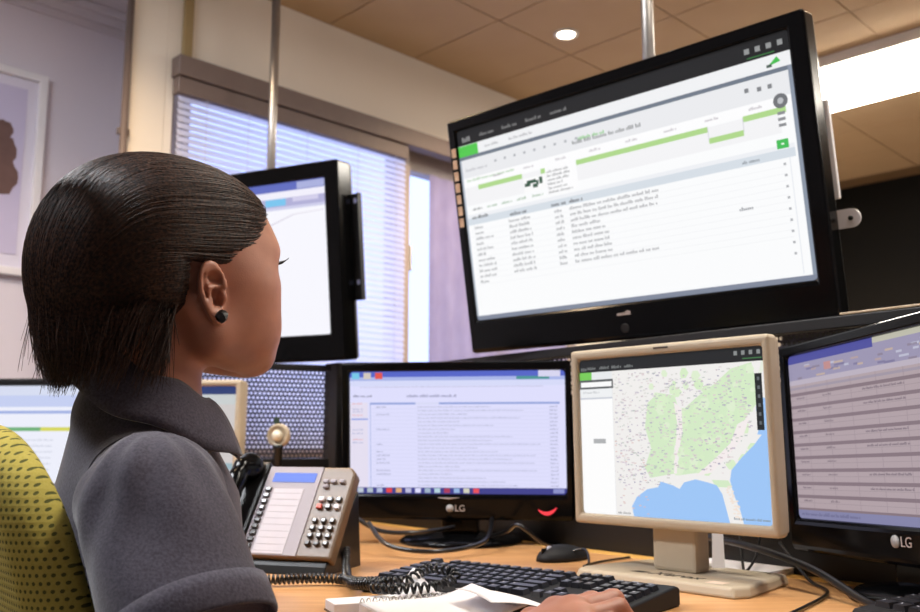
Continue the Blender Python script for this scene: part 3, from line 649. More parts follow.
def np_mesh(name, verts, quads, material, parent=None, loc=None, smooth_it=0):
    base = np.array(wloc(parent) if parent else (loc or (0, 0, 0)))
    me = bpy.data.meshes.new(name); v = (verts-base).astype(np.float32)
    me.vertices.add(len(v)); me.vertices.foreach_set('co', v.ravel()); k = quads.shape[1]
    me.loops.add(quads.size); me.loops.foreach_set('vertex_index', quads.astype(np.int32).ravel())
    me.polygons.add(len(quads)); me.polygons.foreach_set('loop_start', np.arange(0, quads.size, k, dtype=np.int32))
    me.update(calc_edges=True); me.validate(); me.polygons.foreach_set('use_smooth', [True]*len(me.polygons)); me.materials.append(material)
    o = bpy.data.objects.new(name, me); C.objects.link(o)
    if parent: o.parent = parent
    else: o.location = base
    if smooth_it:
        s = o.modifiers.new('smooth', 'SMOOTH'); s.iterations = smooth_it; s.factor = .5
    return o

# ------------------------------------------------------------------ the person
HC = np.array((-.3095, .952, 1.1045), np.float32); HY = math.radians(38); HSC = 1.05
HF = np.array((math.cos(HY), math.sin(HY), 0)); HR = np.array((math.sin(HY), -math.cos(HY), 0)); HU = np.array((0, 0, 1.))
HB = np.stack([HF, HR, HU]).astype(np.float32)           # rows: forward, her right, up
def to_head(p): return (p-HC)@HB.T/HSC
def from_head(q): return HC+HSC*np.asarray(q)@HB
NB = np.array((-.318, .957, .915)); TY = math.radians(16)
TF = np.array((math.cos(TY), math.sin(TY), 0)); TR = np.array((math.sin(TY), -math.cos(TY), 0)); UPV = np.array((0, 0, 1.))
def tp(f, r, z): return NB+TF*f+TR*r+UPV*z
SHR = tp(.005, .158, -.058); ELB = np.array((-.165, .715, .655)); WRI = np.array((.044, .797, .732))
SHL = tp(.005, -.158, -.058); ELBL = np.array((-.30, 1.19, .64)); WRIL = np.array((-.13, 1.05, .645))
HD = np.array((.90, .43, 0)); HD = HD/np.linalg.norm(HD); HS = np.array((-HD[1], HD[0], 0))   # hand direction, thumb side
def head_sdf(q):
    qa = q.copy(); qa[:, 1] = np.abs(qa[:, 1])
    d = ell(q, (-.008, 0, .014), (.098, .076, .083))
    d = smin(d, ell(q, (.048, 0, -.028), (.054, .062, .074)), .035)
    d = smin(d, ell(q, (.040, 0, .026), (.058, .061, .052)), .03)
    d = smin(d, cap(qa, (.000, .054, -.050), (.026, .048, -.080), .016, .018), .022)
    d = smin(d, cap(qa, (.026, .048, -.080), (.086, .012, -.094), .018, .021), .026)
    d = smin(d, ell(qa, (.060, .040, -.034), (.036, .033, .040)), .028)
    d = smin(d, ell(qa, (.066, .030, -.072), (.036, .031, .030)), .026)
    d = smin(d, cap(qa, (.088, .0, .018), (.079, .044, .012), .011, .011), .024)        # brow
    d = smin(d, cap(q, (.095, 0, .006), (.110, 0, -.034), .007, .011), .012)           # nose
    d = smin(d, ell(qa, (.103, .014, -.038), (.011, .010, .009)), .008)
    d = smin(d, ell(qa, (.092, .012, -.062), (.020, .024, .008)), .009)                # lips
    d = smin(d, ell(qa, (.092, .009, -.074), (.019, .022, .009)), .009)
    d = smin(d, ell(q, (.090, 0, -.096), (.018, .022, .016)), .014)
    d = smax(d, -ell(qa, (.098, .034, -.004), (.014, .016, .010)), .012)               # eye sockets
    d = smin(d, ell(qa, (.082, .033, -.004), (.0135, .0135, .0125)), .004)
    # ear
    pe = (qa-np.array((.011, .0745, -.042), np.float32))/1.0
    ex = pe[:, 0]+pe[:, 2]*.16; ez = pe[:, 2]; ey = pe[:, 1]+pe[:, 0]*.16
    lob = np.stack([ex, ey, ez], 1)
    wx = np.where(ez > 0, .0145, .0145+.10*ez)                                          # narrower towards the lobe
    dist = np.sqrt((lob[:, 0]/wx)**2+(lob[:, 2]/.0265)**2)
    plate = np.maximum((dist-1)*.0145, np.abs(lob[:, 1]-.002)-.0045)
    d = smin(d, plate, .005)
    rim = np.sqrt(((dist-.90)*.0145)**2+(lob[:, 1]-.0075)**2)-.0034
    rim = np.where((lob[:, 2] < .004) & (lob[:, 0] > .004), .02, rim)
    d = smin(d, rim, .0022)
    d = smax(d, -ell(lob, (.0035, .010, -.005), (.0080, .013, .0105)), .0015)           # concha
    d = smax(d, -ell(lob, (.0025, .011, .0125), (.0080, .0105, .0072)), .0015)
    d = smax(d, -ell(lob, (-.0085, .0095, .004), (.0026, .0065, .014)), .001)           # groove inside the rim
    d = smin(d, cap(lob, (.006, .0068, .005), (-.0055, .0085, .002), .0020), .002)
    d = smin(d, cap(lob, (-.0055, .0085, .003), (-.004, .0075, -.014), .0022), .0025)    # antihelix fold
    d = smin(d, ell(lob, (.0115, .004, -.004), (.0035, .006, .006)), .003)              # tragus
    d = smin(d, ell(lob, (.002, .003, -.0235), (.0072, .005, .0080)), .004)             # lobe
    return d
def hand_sdf(p, W, Hd, Hs, sgn=1):
    d = None
    offs = (.030, .010, -.010, -.028); lens = (.040, .044, .041, .033); mz = (.763, .767, .763, .756)
    for k, (o, L, z) in enumerate(zip(offs, lens, mz)):
        m = W+Hd*(.068-.006*abs(k-1))+Hs*o*sgn; m = np.array((m[0], m[1], z-.005))
        pip = m+Hd*L; pip[2] = z+.001-.003*(k == 3); dip = pip+Hd*.017; dip[2] = pip[2]-.021; tip = dip+Hd*.006; tip[2] = .7305
        f = smin(smin(cap(p, m, pip, .0098, .0092), cap(p, pip, dip, .0092, .008), .004), cap(p, dip, tip, .008, .0068), .004)
        pl = cap(p, W+Hs*o*.45*sgn, m, .0165, .0125); pl = smin(pl, ell(p, m+np.array((0, 0, .002)), (.0115, .0115, .0105)), .006)
        d = pl if d is None else smin(d, pl, .012)
        d = smin(d, f, .0035)
    tb = W+Hd*.018+Hs*.022*sgn; t1 = W+Hd*.048+Hs*.050*sgn; t1[2] = .748; t2 = t1+Hd*.028+Hs*.004*sgn; t2[2] = .738; t3 = t2+Hd*.022; t3[2] = .7295
    th = smin(cap(p, tb, t1, .017, .0115), smin(cap(p, t1, t2, .0112, .0098), cap(p, t2, t3, .0098, .0075), .004), .005)
    return smin(d, th, .010)
def body_sdf(p):
    q = to_head(p); d = np.full(len(p), 9., np.float32)
    hd = head_sdf(q)*HSC; d = np.minimum(d, hd)
    nk0 = from_head((-.022, 0, -.045)); nk1 = tp(-.005, 0, -.01)
    d = smin(d, cap(p, nk0, nk1, .047, .054), .022)
    d = smin(d, cap(p, tp(-.01, .04, -.045), tp(.0, .14, -.068), .03, .036), .03); d = smin(d, cap(p, tp(-.01, -.04, -.045), tp(.0, -.14, -.068), .03, .036), .03)
    tl = (p-NB)@np.stack([TF, TR, UPV]).T.astype(np.float32)
    d = smin(d, ell(tl, (.0, 0, -.19), (.085, .135, .19)), .04); d = smin(d, ell(tl, (-.015, 0, -.38), (.09, .135, .16)), .05)
    for s_, e_, w_ in ((SHR, ELB, WRI), (SHL, ELBL, WRIL)):
        d = smin(d, cap(p, s_, e_, .043, .036), .03); d = smin(d, cap(p, e_, w_, .037, .024), .012)
    d = smin(d, hand_sdf(p, WRI, HD, HS), .012)
    hl = np.array((.92, -.39, 0)); hl = hl/np.linalg.norm(hl)
    d = smin(d, hand_sdf(p+np.array((0, 0, .103), np.float32), WRIL+np.array((0, 0, .103)), hl, np.array((hl[1], -hl[0], 0))), .012)
    return d
m_skin = bpy.data.materials.new('skin'); m_skin.use_nodes = True
nt = m_skin.node_tree; b = nt.nodes['Principled BSDF']; nz = nt.nodes.new('ShaderNodeTexNoise'); nz.inputs['Scale'].default_value = 35; nz.inputs['Detail'].default_value = 5
tc = nt.nodes.new('ShaderNodeTexCoord'); cr = nt.nodes.new('ShaderNodeValToRGB'); cr.color_ramp.elements[0].position = .3; cr.color_ramp.elements[0].color = S(152, 100, 80); cr.color_ramp.elements[1].position = .7; cr.color_ramp.elements[1].color = S(168, 114, 92)
nt.links.new(tc.outputs['Object'], nz.inputs['Vector']); nt.links.new(nz.outputs[0], cr.inputs[0]); nt.links.new(cr.outputs[0], b.inputs['Base Color'])
b.inputs['Roughness'].default_value = .48; b.inputs['Subsurface Weight'].default_value = .12; b.inputs['Subsurface Radius'].default_value = (.012, .004, .002); b.inputs['Subsurface Scale'].default_value = .5
n2 = nt.nodes.new('ShaderNodeTexNoise'); n2.inputs['Scale'].default_value = 700; bp = nt.nodes.new('ShaderNodeBump'); bp.inputs['Strength'].default_value = .12; bp.inputs['Distance'].default_value = .001
nt.links.new(tc.outputs['Object'], n2.inputs['Vector']); nt.links.new(n2.outputs[0], bp.inputs['Height']); nt.links.new(bp.outputs[0], b.inputs['Normal'])
v, q = nets(body_sdf, (-.50, .66, .40), (.18, 1.22, 1.23), .0026)
person = np_mesh('person', v, q, m_skin, loc=(-.33, .95, .45), smooth_it=2)
tag(person, 'seated person in a grey polo shirt with swept-back dark hair facing the screens', 'person')
# eyes and lashes
m_eye = mat('eye_white', S(225, 218, 212), .2, noise=S(215, 206, 200)); m_iris = mat('iris_dark', S(34, 22, 18), .15, noise=S(26, 16, 13)); m_lash = mat('lash_black', S(12, 10, 12), .6, noise=S(10, 9, 10))
for s_ in (1, -1):
    c = from_head((.0845, .033*s_, -.004)); e = MB(); e.lathe([(.0005, -.0115), (.006, -.0099), (.0105, -.005), (.0115, 0), (.0105, .005), (.006, .0099), (.0005, .0115)], c, 18); eo = e.build('eye', m_eye, person)
    ic = from_head((.0945, .0345*s_, -.004)); MB(Matrix.Translation(ic)).lathe([(.0005, -.004), (.0038, -.002), (.0046, 0), (.0038, .002), (.0005, .004)], (0, 0, 0), 12).build('iris', m_iris, eo)
    la = MB()
    for k in range(13):
        bb = (.026+.0018*k)*s_; fx = .0975-.000012*(k-6)**2*6
        la.tube([from_head((fx, bb, .001)), from_head((fx+.005, bb+.0012*s_, .0025)), from_head((fx+.0105, bb+.003*s_, .0075))], [.0006, .0005, .0002], 4)
    la.build('eyelashes', m_lash, person)
    br = MB()
    for k in range(14):
        bb = (.016+.0026*k)*s_; br.tube([from_head((.1005-.00009*k*k, bb, .021)), from_head((.1005-.00009*(k+2)**2, bb+.005*s_, .0255-.00008*k*k))], [.0011, .0004], 4)
    br.build('eyebrow', m_lash, person)
# ear stud
ec = from_head((.0185, .0865, -.0665)); m_stud = mat('black_stud', S(9, 9, 10), .3, noise=S(7, 7, 8), coat=.4)
bm = bmesh.new(); bmesh.ops.create_icosphere(bm, subdivisions=2, radius=.0066); vs = [Vector(ec)+v.co*(1+.10*random.uniform(-1, 1)) for v in bm.verts]; bm.verts.index_update(); fs = [[v.index for v in f.verts] for f in bm.faces]; bm.free()
MB().add(vs, fs).build('ear_stud', m_stud, person, label='faceted black ear stud')
# hair
def hair_plane(q):
    a, h = q[:, 0], q[:, 2]; front = (a-.061-.35*np.maximum(h, 0)-.25*np.maximum(.06-np.abs(q[:, 1]), 0)*(h > .02))*.88
    low = np.minimum(-.010-h, (a+.013+.80*np.maximum(-.055-h, 0))*.8); return smax(front, low, .012)
def hair_sdf(q, off=-.001):
    d = ell(q, (-.012, 0, .016), (.103, .081, .089))
    d = smin(d, ell(q, (.038, 0, .028), (.062, .064, .056)), .03)
    d = smin(d, ell(q, (-.060, -.003, -.024), (.074, .080, .092)), .05)
    return smax(d, hair_plane(q)+off, .008)
v, q = nets(lambda p: np.maximum(hair_sdf(to_head(p), .007)*HSC, -(p[:, 2]-.985)), (-.55, .75, .96), (-.15, 1.15, 1.25), .0028)
m_hair = bpy.data.materials.new('hair'); m_hair.use_nodes = True
nt = m_hair.node_tree; b = nt.nodes['Principled BSDF']; tc = nt.nodes.new('ShaderNodeTexCoord'); nz = nt.nodes.new('ShaderNodeTexNoise'); nz.inputs['Scale'].default_value = 330; cr = nt.nodes.new('ShaderNodeValToRGB')
cr.color_ramp.elements[0].position = .35; cr.color_ramp.elements[0].color = S(17, 13, 14); cr.color_ramp.elements[1].position = .7; cr.color_ramp.elements[1].color = S(74, 49, 37)
nt.links.new(tc.outputs['Object'], nz.inputs['Vector']); nt.links.new(nz.outputs[0], cr.inputs[0]); nt.links.new(cr.outputs[0], b.inputs['Base Color']); b.inputs['Roughness'].default_value = .5; b.inputs['Specular IOR Level'].default_value = .25
hair = np_mesh('hair', v, q, m_hair, parent=person, smooth_it=3)
# strands combed back over that volume
def grad(f, x, e=.0015):
    return np.stack([(f(x+np.eye(3)[i]*e)-f(x-np.eye(3)[i]*e))/(2*e) for i in range(3)], 1)
NS = 8000; seeds = []
while sum(len(s) for s in seeds) < NS:
    x = np.stack([rng.uniform(-.13, .11, 4000), rng.uniform(-.09, .09, 4000), rng.uniform(-.07, .12, 4000)], 1)
    for _ in range(4): g = grad(hair_sdf, x); x = x-g*hair_sdf(x)[:, None]/((g*g).sum(1, keepdims=True)+1e-6)
    pl = hair_plane(x)
    keep = (pl > -.17+.16*rng.random(4000)) & (np.abs(hair_sdf(x)) < .002) & (pl < .004); seeds.append(x[keep])
x = np.concatenate(seeds)[:NS]; NSEG = 13; paths = [x.copy()]; lift = rng.uniform(.0, .0022, NS); vel = None
stop = rng.uniform(-.122, -.078, NS); flare = rng.normal(0, 1, (NS, 3))*np.array((.22, .22, .12)); wild = rng.random(NS) < .08
for k in range(NSEG):
    f = np.stack([-np.ones(NS), .25*x[:, 1]/.08, -.12-np.clip((-.02-x[:, 0])/.06, 0, 2.2)], 1)
    f += .10*flare
    g = grad(hair_sdf, x); g /= np.linalg.norm(g, axis=1, keepdims=True)+1e-6
    t = f-g*np.minimum((f*g).sum(1), 1e9)[:, None]; t /= np.linalg.norm(t, axis=1, keepdims=True)+1e-6
    t = t if vel is None else .5*vel+.5*t; t /= np.linalg.norm(t, axis=1, keepdims=True)
    low = (x[:, 2] < -.055) & (x[:, 0] < -.02)
    t[low] = t[low]*.6+np.array((.16, 0, -.6))+flare[low]*(.28+.5*wild[low, None]); t /= np.linalg.norm(t, axis=1, keepdims=True)
    step = np.where(x[:, 2] < stop, .0015, .0155); xn = x+t*step[:, None]
    d = hair_sdf(xn); on = ~low; g = grad(hair_sdf, xn); g /= np.linalg.norm(g, axis=1, keepdims=True)+1e-6
    xn = np.where(on[:, None], xn-g*(d-lift)[:, None], xn); vel = t; x = xn; paths.append(x.copy())
P_ = np.stack(paths, 1)                                             # NS, K, 3
P_ = np.stack([from_head(P_[:, k]) for k in range(P_.shape[1])], 1); K = P_.shape[1]
T_ = np.gradient(P_, axis=1); T_ /= np.linalg.norm(T_, axis=2, keepdims=True)+1e-9
a = np.cross(T_, np.array((.3, .5, .81))); a /= np.linalg.norm(a, axis=2, keepdims=True)+1e-9; b_ = np.cross(T_, a)
rad = (.00052*np.linspace(1, .35, K))[None, :, None]*rng.uniform(.6, 1.3, (NS, 1, 1))
vv = np.stack([P_+rad*(math.cos(2*PI*j/3)*a+math.sin(2*PI*j/3)*b_) for j in range(3)], 2)    # NS,K,3,3
ids = np.arange(NS*K*3).reshape(NS, K, 3); qd = []
for j in range(3): qd.append(np.stack([ids[:, :-1, j], ids[:, :-1, (j+1) % 3], ids[:, 1:, (j+1) % 3], ids[:, 1:, j]], -1).reshape(-1, 4))
st = np_mesh('hair_strands', vv.reshape(-1, 3), np.concatenate(qd), m_hair, parent=hair); st['kind'] = 'stuff'
# polo shirt
m_knit = bpy.data.materials.new('grey_knit'); m_knit.use_nodes = True
nt = m_knit.node_tree; b = nt.nodes['Principled BSDF']; tc = nt.nodes.new('ShaderNodeTexCoord'); nz = nt.nodes.new('ShaderNodeTexNoise'); nz.inputs['Scale'].default_value = 420; nz.inputs['Detail'].default_value = 4
cr = nt.nodes.new('ShaderNodeValToRGB'); cr.color_ramp.elements[0].position = .3; cr.color_ramp.elements[0].color = S(55, 51, 61); cr.color_ramp.elements[1].position = .72; cr.color_ramp.elements[1].color = S(79, 74, 86)
nt.links.new(tc.outputs['Object'], nz.inputs['Vector']); nt.links.new(nz.outputs[0], cr.inputs[0]); nt.links.new(cr.outputs[0], b.inputs['Base Color']); b.inputs['Roughness'].default_value = .95; b.inputs['Sheen Weight'].default_value = .25; b.inputs['Specular IOR Level'].default_value = .15
bp = nt.nodes.new('ShaderNodeBump'); bp.inputs['Strength'].default_value = .35; bp.inputs['Distance'].default_value = .0012; nt.links.new(nz.outputs[0], bp.inputs['Height']); nt.links.new(bp.outputs[0], b.inputs['Normal'])
ARD = (ELB-SHR)/np.linalg.norm(ELB-SHR); HEM = SHR+ARD*.125
ALD = (ELBL-SHL)/np.linalg.norm(ELBL-SHL); HEML = SHL+ALD*.125
def wr(p, n, f, ph): return np.sin((p@np.array(n, np.float32))*f+ph)
def shirt_sdf(p):
    tl = (p-NB)@np.stack([TF, TR, UPV]).T.astype(np.float32)
    d = ell(tl, (.0, 0, -.19), (.098, .150, .185)); d = smin(d, ell(tl, (-.008, 0, -.40), (.112, .150, .19)), .05)
    d = smin(d, cap(p, tp(-.012, .05, -.035), tp(.0, .145, -.062), .046, .052), .03); d = smin(d, cap(p, tp(-.012, -.05, -.035), tp(.0, -.145, -.062), .046, .052), .03)
    d = smin(d, cap(p, tp(-.022, 0, .018), tp(-.01, 0, -.07), .064, .094), .03)
    for s_, h_, dr in ((SHR, HEM, ARD), (SHL, HEML, ALD)):
        sl = cap(p, s_, h_, .060, .068); sl = np.maximum(sl, (p-np.array(h_, np.float32))@dr.astype(np.float32)); d = smin(d, sl, .022)
    # soft folds
    a = (p-np.array(SHR, np.float32)); rr = np.linalg.norm(a, axis=1)
    fold = wr(p, (.55, -.2, .8), 85, 0.4)*np.exp(-(rr/.10)**2)*.0034
    ang = np.arctan2((a@TF.astype(np.float32)), (a@TR.astype(np.float32))); fold += np.cos(ang*9)*np.exp(-((rr-.055)/.03)**2)*.0016
    fold += wr(p, (.3, .4, .86), 60, 1.2)*.0020*np.clip((.88-p[:, 2])/.1, 0, 1)
    d = d+fold
    d = np.maximum(d, -(p[:, 2]-.50))
    # neck opening
    d = smax(d, -cap(p, tp(-.04, 0, .2), tp(.008, 0, -.05), .054, .046), .006)
    return d
v, q = nets(shirt_sdf, (-.52, .64, .49), (-.08, 1.30, 1.04), .004)
shirt = np_mesh('polo_shirt', v, q, m_knit, parent=person, smooth_it=2)
m_seam = mat('knit_seam', S(58, 54, 64), .95, noise=S(48, 45, 55), nscale=400)
def seam(c, d1, d2, drift, a0, a1, n, closed=False):
    pts = []
    for a in np.linspace(a0, a1, n):
        dr = d1*math.cos(a)+d2*math.sin(a); o = np.array(c)+drift*math.sin(a); lo_, hi_ = .0, .2
        for _ in range(22):
            m_ = (lo_+hi_)/2
            if shirt_sdf((o+dr*m_)[None].astype(np.float32))[0] < 0: lo_ = m_
            else: hi_ = m_
        pts.append(tuple(o+dr*(lo_+.0002)))
    return MB().tube(pts, .0013, 6, closed=closed).build('armhole_seam', m_seam, shirt)
seam(tp(0, .108, -.10), TF, UPV, -TR*.02, -.9, PI+.9, 70)
seam(tp(0, -.108, -.10), TF, UPV, TR*.02, -.9, PI+.9, 70)
# sleeve cuffs
for h_, dr in ((HEM, ARD), (HEML, ALD)):
    dv = Vector(dr); e1 = dv.cross(Vector((0, 0, 1))).normalized(); e2 = dv.cross(e1); n = 40; hv = Vector(h_); vs = []
    for (r, t) in ((.0675, -.024), (.0700, -.023), (.0705, -.012), (.0705, .004), (.0690, .0065), (.066, .006), (.064, -.01)):
        for k in range(n): an = 2*PI*k/n; rr = r*(1+.015*math.sin(5*an)); vs.append(hv+dv*t+(e1*math.cos(an)+e2*math.sin(an))*rr)
    MB().add(vs, [(i*n+k, i*n+(k+1) % n, (i+1)*n+(k+1) % n, (i+1)*n+k) for i in range(6) for k in range(n)], True).build('sleeve_cuff', m_knit, shirt)
# collar: a stand-up band that folds outward and ends in two points in front
def collar_pt(ph, t):
    """ph: 0 at the back, +-pi at the front (positive = her right); t: 0 inner bottom, 1 fold, 2 outer lower edge"""
    fx = -math.cos(ph); sd = math.sin(ph); a = abs(ph)/PI
    front = max(0, (a-.62)/.38)
    if t <= 1: rf, rs, z = .060+.002*t, .055+.001*t, -.008+.050*t
    else:
        k = t-1; rf, rs = .062+.026*k+.014*k*front, .056+.028*k+.008*k*front; z = .042+.008*math.sin(k*PI)-.056*k-.008*k*front
    z += .003*math.sin(6*ph+2*t)
    c = tp(-.008+fx*rf, sd*rs, .095+z-.098*(1-(1-a)**1.8))
    return Vector(c)
co = MB(); nph, ntt = 56, 14; vs = []
for th in (0, 1):
    for i in range(nph+1):
        ph = -.90*PI+1.80*PI*i/nph
        for j in range(ntt+1):
            t = 2*j/ntt; p0 = collar_pt(ph, t); e = .004
            dp = (collar_pt(ph+.02, t)-p0).cross(collar_pt(ph, min(2, t+.02))-collar_pt(ph, max(0, t-.02))); dp.normalize()
            vs.append(p0-dp*.0016*(1 if th else -1))
nn = (nph+1)*(ntt+1); fs = []
for i in range(nph):
    for j in range(ntt):
        a_ = i*(ntt+1)+j; fs.append((a_, a_+1, a_+ntt+2, a_+ntt+1)); fs.append((nn+a_, nn+a_+ntt+1, nn+a_+ntt+2, nn+a_+1))
for j in range(ntt):
    for i in (0, nph): a_ = i*(ntt+1)+j; fs.append((a_, nn+a_, nn+a_+1, a_+1))
for i in range(nph):
    for j in (0, ntt): a_ = i*(ntt+1)+j; fs.append((a_, a_+ntt+1, nn+a_+ntt+1, nn+a_))
co.add(vs, fs, True).build('collar', m_knit, shirt, label='turned-up folded collar')
# trousers and shoes (below the desk edge)
m_trs = mat('dark_trousers', S(36, 36, 44), .9, noise=S(28, 28, 36), nscale=200); m_shoe = mat('black_shoe', S(18, 17, 17), .4, noise=S(14, 13, 13))
KN = [np.array(tp(.40, s_*.09, -.40)) for s_ in (1, -1)]; AN = [np.array(tp(.42, s_*.09, -.82)) for s_ in (1, -1)]
def trs(p):
    d = cap(p, tp(-.01, .07, -.385), tp(-.01, -.07, -.385), .11)
    for k, s_ in ((0, 1), (1, -1)): d = smin(d, smin(cap(p, tp(.02, s_*.085, -.40), KN[k], .085, .062), cap(p, KN[k], AN[k], .062, .05), .03), .03)
    return d
v, q = nets(trs, (-.6, .6, .04), (.35, 1.35, .66), .008); np_mesh('trousers', v, q, m_trs, parent=person, smooth_it=2)
for k in range(2):
    def sh(p, k=k): return np.maximum(smin(cap(p, AN[k]+np.array((0, 0, -.045)), AN[k]+TF*.15+np.array((0, 0, -.06)), .042, .036), cap(p, AN[k], AN[k]+np.array((0, 0, -.05)), .05, .045), .02), -(p[:, 2]-.002))
    lo = AN[k]-.12; hi = AN[k]+.28; hi[2] = .2; lo[2] = -.02
    v, q = nets(sh, lo, hi, .007); np_mesh('shoe', v, q, m_shoe, parent=person, smooth_it=2)

# ------------------------------------------------------------------ office chair
m_fab = bpy.data.materials.new('green_dotted_fabric'); m_fab.use_nodes = True
nt = m_fab.node_tree; N = nt.nodes; L = nt.links; b = N['Principled BSDF']; b.inputs['Roughness'].default_value = .95; b.inputs['Specular IOR Level'].default_value = .15
tc = N.new('ShaderNodeTexCoord'); sp = N.new('ShaderNodeSeparateXYZ'); L.new(tc.outputs['Object'], sp.inputs[0])
def mth(op, a, b_=None):
    m = N.new('ShaderNodeMath'); m.operation = op
    for i, x in enumerate((a, b_)):
        if x is None: continue
        if isinstance(x, (int, float)): m.inputs[i].default_value = x
        else: L.new(x, m.inputs[i])
    return m.outputs[0]
hz = mth('ADD', mth('MULTIPLY', sp.outputs[1], -.345), mth('MULTIPLY', sp.outputs[0], 1.127)); a_ = mth('MULTIPLY', hz, 1/.0064); r_ = mth('MULTIPLY', sp.outputs[2], 1/.0066)
odd = mth('MULTIPLY', mth('MODULO', mth('FLOOR', r_), 2.0), .5); fa = mth('SUBTRACT', mth('FRACT', mth('ADD', a_, odd)), .5); fr_ = mth('SUBTRACT', mth('FRACT', r_), .5)
dd = mth('SQRT', mth('ADD', mth('MULTIPLY', fa, fa), mth('MULTIPLY', fr_, fr_))); dot = mth('LESS_THAN', dd, .25)
nz = N.new('ShaderNodeTexNoise'); nz.inputs['Scale'].default_value = 500; L.new(tc.outputs['Object'], nz.inputs['Vector'])
c1 = N.new('ShaderNodeMixRGB'); c1.inputs[1].default_value = S(166, 152, 66); c1.inputs[2].default_value = S(190, 174, 96); L.new(nz.outputs[0], c1.inputs[0])
c2 = N.new('ShaderNodeMixRGB'); L.new(dot, c2.inputs[0]); L.new(c1.outputs[0], c2.inputs[1]); c2.inputs[2].default_value = S(88, 88, 48); L.new(c2.outputs[0], b.inputs['Base Color'])
bp = N.new('ShaderNodeBump'); bp.inputs['Strength'].default_value = .5; bp.inputs['Distance'].default_value = .001; L.new(dd, bp.inputs['Height']); L.new(bp.outputs[0], b.inputs['Normal'])
CY = math.radians(28); CF = np.array((math.cos(CY), math.sin(CY), 0)); CR = np.array((math.sin(CY), -math.cos(CY), 0)); CC = np.array((-.432, .985, 0))
chair = thing('office_chair', (CC[0]+CF[0]*.2, CC[1]+CF[1]*.2, 0), 'office chair with green and yellow dotted fabric behind the seated person', 'chair')
CB = np.stack([CF, CR, UPV]).astype(np.float32)
def back_sdf(p):
    q = (p-CC.astype(np.float32))@CB.T; z = q[:, 2]-.708; x = q[:, 0]+.30*z-.6*q[:, 1]**2+.02
    rx = np.abs(q[:, 1])-.125; rz = np.abs(z)-.105
    d2 = np.sqrt(np.maximum(rx, 0)**2+np.maximum(rz, 0)**2)+np.minimum(np.maximum(rx, rz), 0)-.115
    r = .024; a = np.maximum(d2+r, 0); b = np.maximum(np.abs(x)-.028+r, 0)
    return np.sqrt(a*a+b*b)-r+np.minimum(np.maximum(d2+r, np.abs(x)-.028+r), 0)
v, q = nets(back_sdf, (-.75, .70, .44), (-.2, 1.3, .96), .005); np_mesh('backrest', v, q, m_fab, parent=chair, smooth_it=2)
def seat_sdf(p):
    q = (p-CC.astype(np.float32))@CB.T; z = q[:, 2]-.415; x = q[:, 0]-.27
    rx = np.abs(q[:, 1])-.15; rz = np.abs(x)-.14
    d2 = np.sqrt(np.maximum(rx, 0)**2+np.maximum(rz, 0)**2)+np.minimum(np.maximum(rx, rz), 0)-.08
    r = .025; a = np.maximum(d2+r, 0); b = np.maximum(np.abs(z)-.035+r, 0); return np.sqrt(a*a+b*b)-r+np.minimum(np.maximum(d2+r, np.abs(z)-.035+r), 0)
v, q = nets(seat_sdf, (-.6, .6, .35), (.3, 1.6, .48), .008); np_mesh('seat', v, q, m_fab, parent=chair, smooth_it=2)
sc = CC+CF*.25
MB().tube([tuple(CC-CF*.05+UPV*.66), tuple(CC-CF*.06+UPV*.5), tuple(CC-CF*.02+UPV*.37), tuple(CC+CF*.12+UPV*.355)], .022, 10).build('back_bracket', m_black, chair)
MB().lathe([(.03, .08), (.03, .22), (.02, .22), (.02, .365), (.09, .37), (.09, .378)], (sc[0], sc[1], 0), 20).build('gas_column', m_black, chair)
for k in range(5):
    an = 2*PI*k/5+.3; e = sc+np.array((math.cos(an), math.sin(an), 0))*.28
    leg = MB().tube([(sc[0], sc[1], .10), (e[0], e[1], .07)], [.026, .016], 8).build('base_leg', m_black, chair)
    MB(Matrix.Translation((e[0], e[1], .03)) @ Matrix.Rotation(an, 4, 'Z')).lathe([(.028, -.02), (.03, -.016), (.03, .016), (.028, .02)], (0, 0, 0), 16, 'y').build('caster', m_black, leg)
# ------------------------------------------------------------------ desk telephone
m_brown = mat('phone_bronze_plastic', S(110, 87, 65), .4, noise=S(100, 78, 58), nscale=60); m_silver = mat('phone_silver_panel', S(160, 153, 160), .6, noise=S(162, 154, 162), nscale=60)
m_lcd = emis('phone_display', S(140, 164, 255), 1.0); m_key = mat('phone_key', S(52, 44, 40), .3, coat=.4, noise=S(40, 34, 32)); m_keyw = mat('phone_key_white', S(225, 220, 224), .4, noise=S(210, 206, 212)); m_keyr = mat('phone_key_red', S(206, 84, 66), .4, noise=S(190, 70, 56))
PHX = frame((-.245, 1.40, .808), -.33, -.60)
ph = thing('desk_phone', (-.23, 1.42, DZ), 'bronze and silver desk telephone with black handset and coiled cord', 'telephone')
PW, PH_ = .076, .078
bd = MB(PHX); pol = [(-PW, -PH_), (PW, -PH_), (PW, PH_-.01), (PW-.01, PH_), (-PW, PH_)]
bd.prism(pol, 0, .022); bd.build('body', m_brown, ph, bevel=.004)
z_lo = (PHX @ Vector((0, .02, -PH_))).z
PF = frame((-.245, 1.40, 0), -.33)
MB(PF).add([(x, y, z) for x in (-.07, .07) for (y, z) in ((-.05, DZ), (.075, DZ), (.062, DZ+.115), (.02, DZ+.075), (-.045, DZ+.012))], [(0, 1, 2, 3, 4), (9, 8, 7, 6, 5)]+[(i, i+5, (i+1) % 5+5, (i+1) % 5) for i in range(5)]).build('foot', m_black, ph, bevel=.002)
MB(PHX).box((-PW+.002, -.002, -PH_+.002), (.020, .001, PH_-.002), .0008).build('face_panel', m_silver, ph)
MB(PHX).box((-.062, -.0032, .048), (.012, -.0018, .064)).build('display', m_lcd, ph, label='glowing blue display')
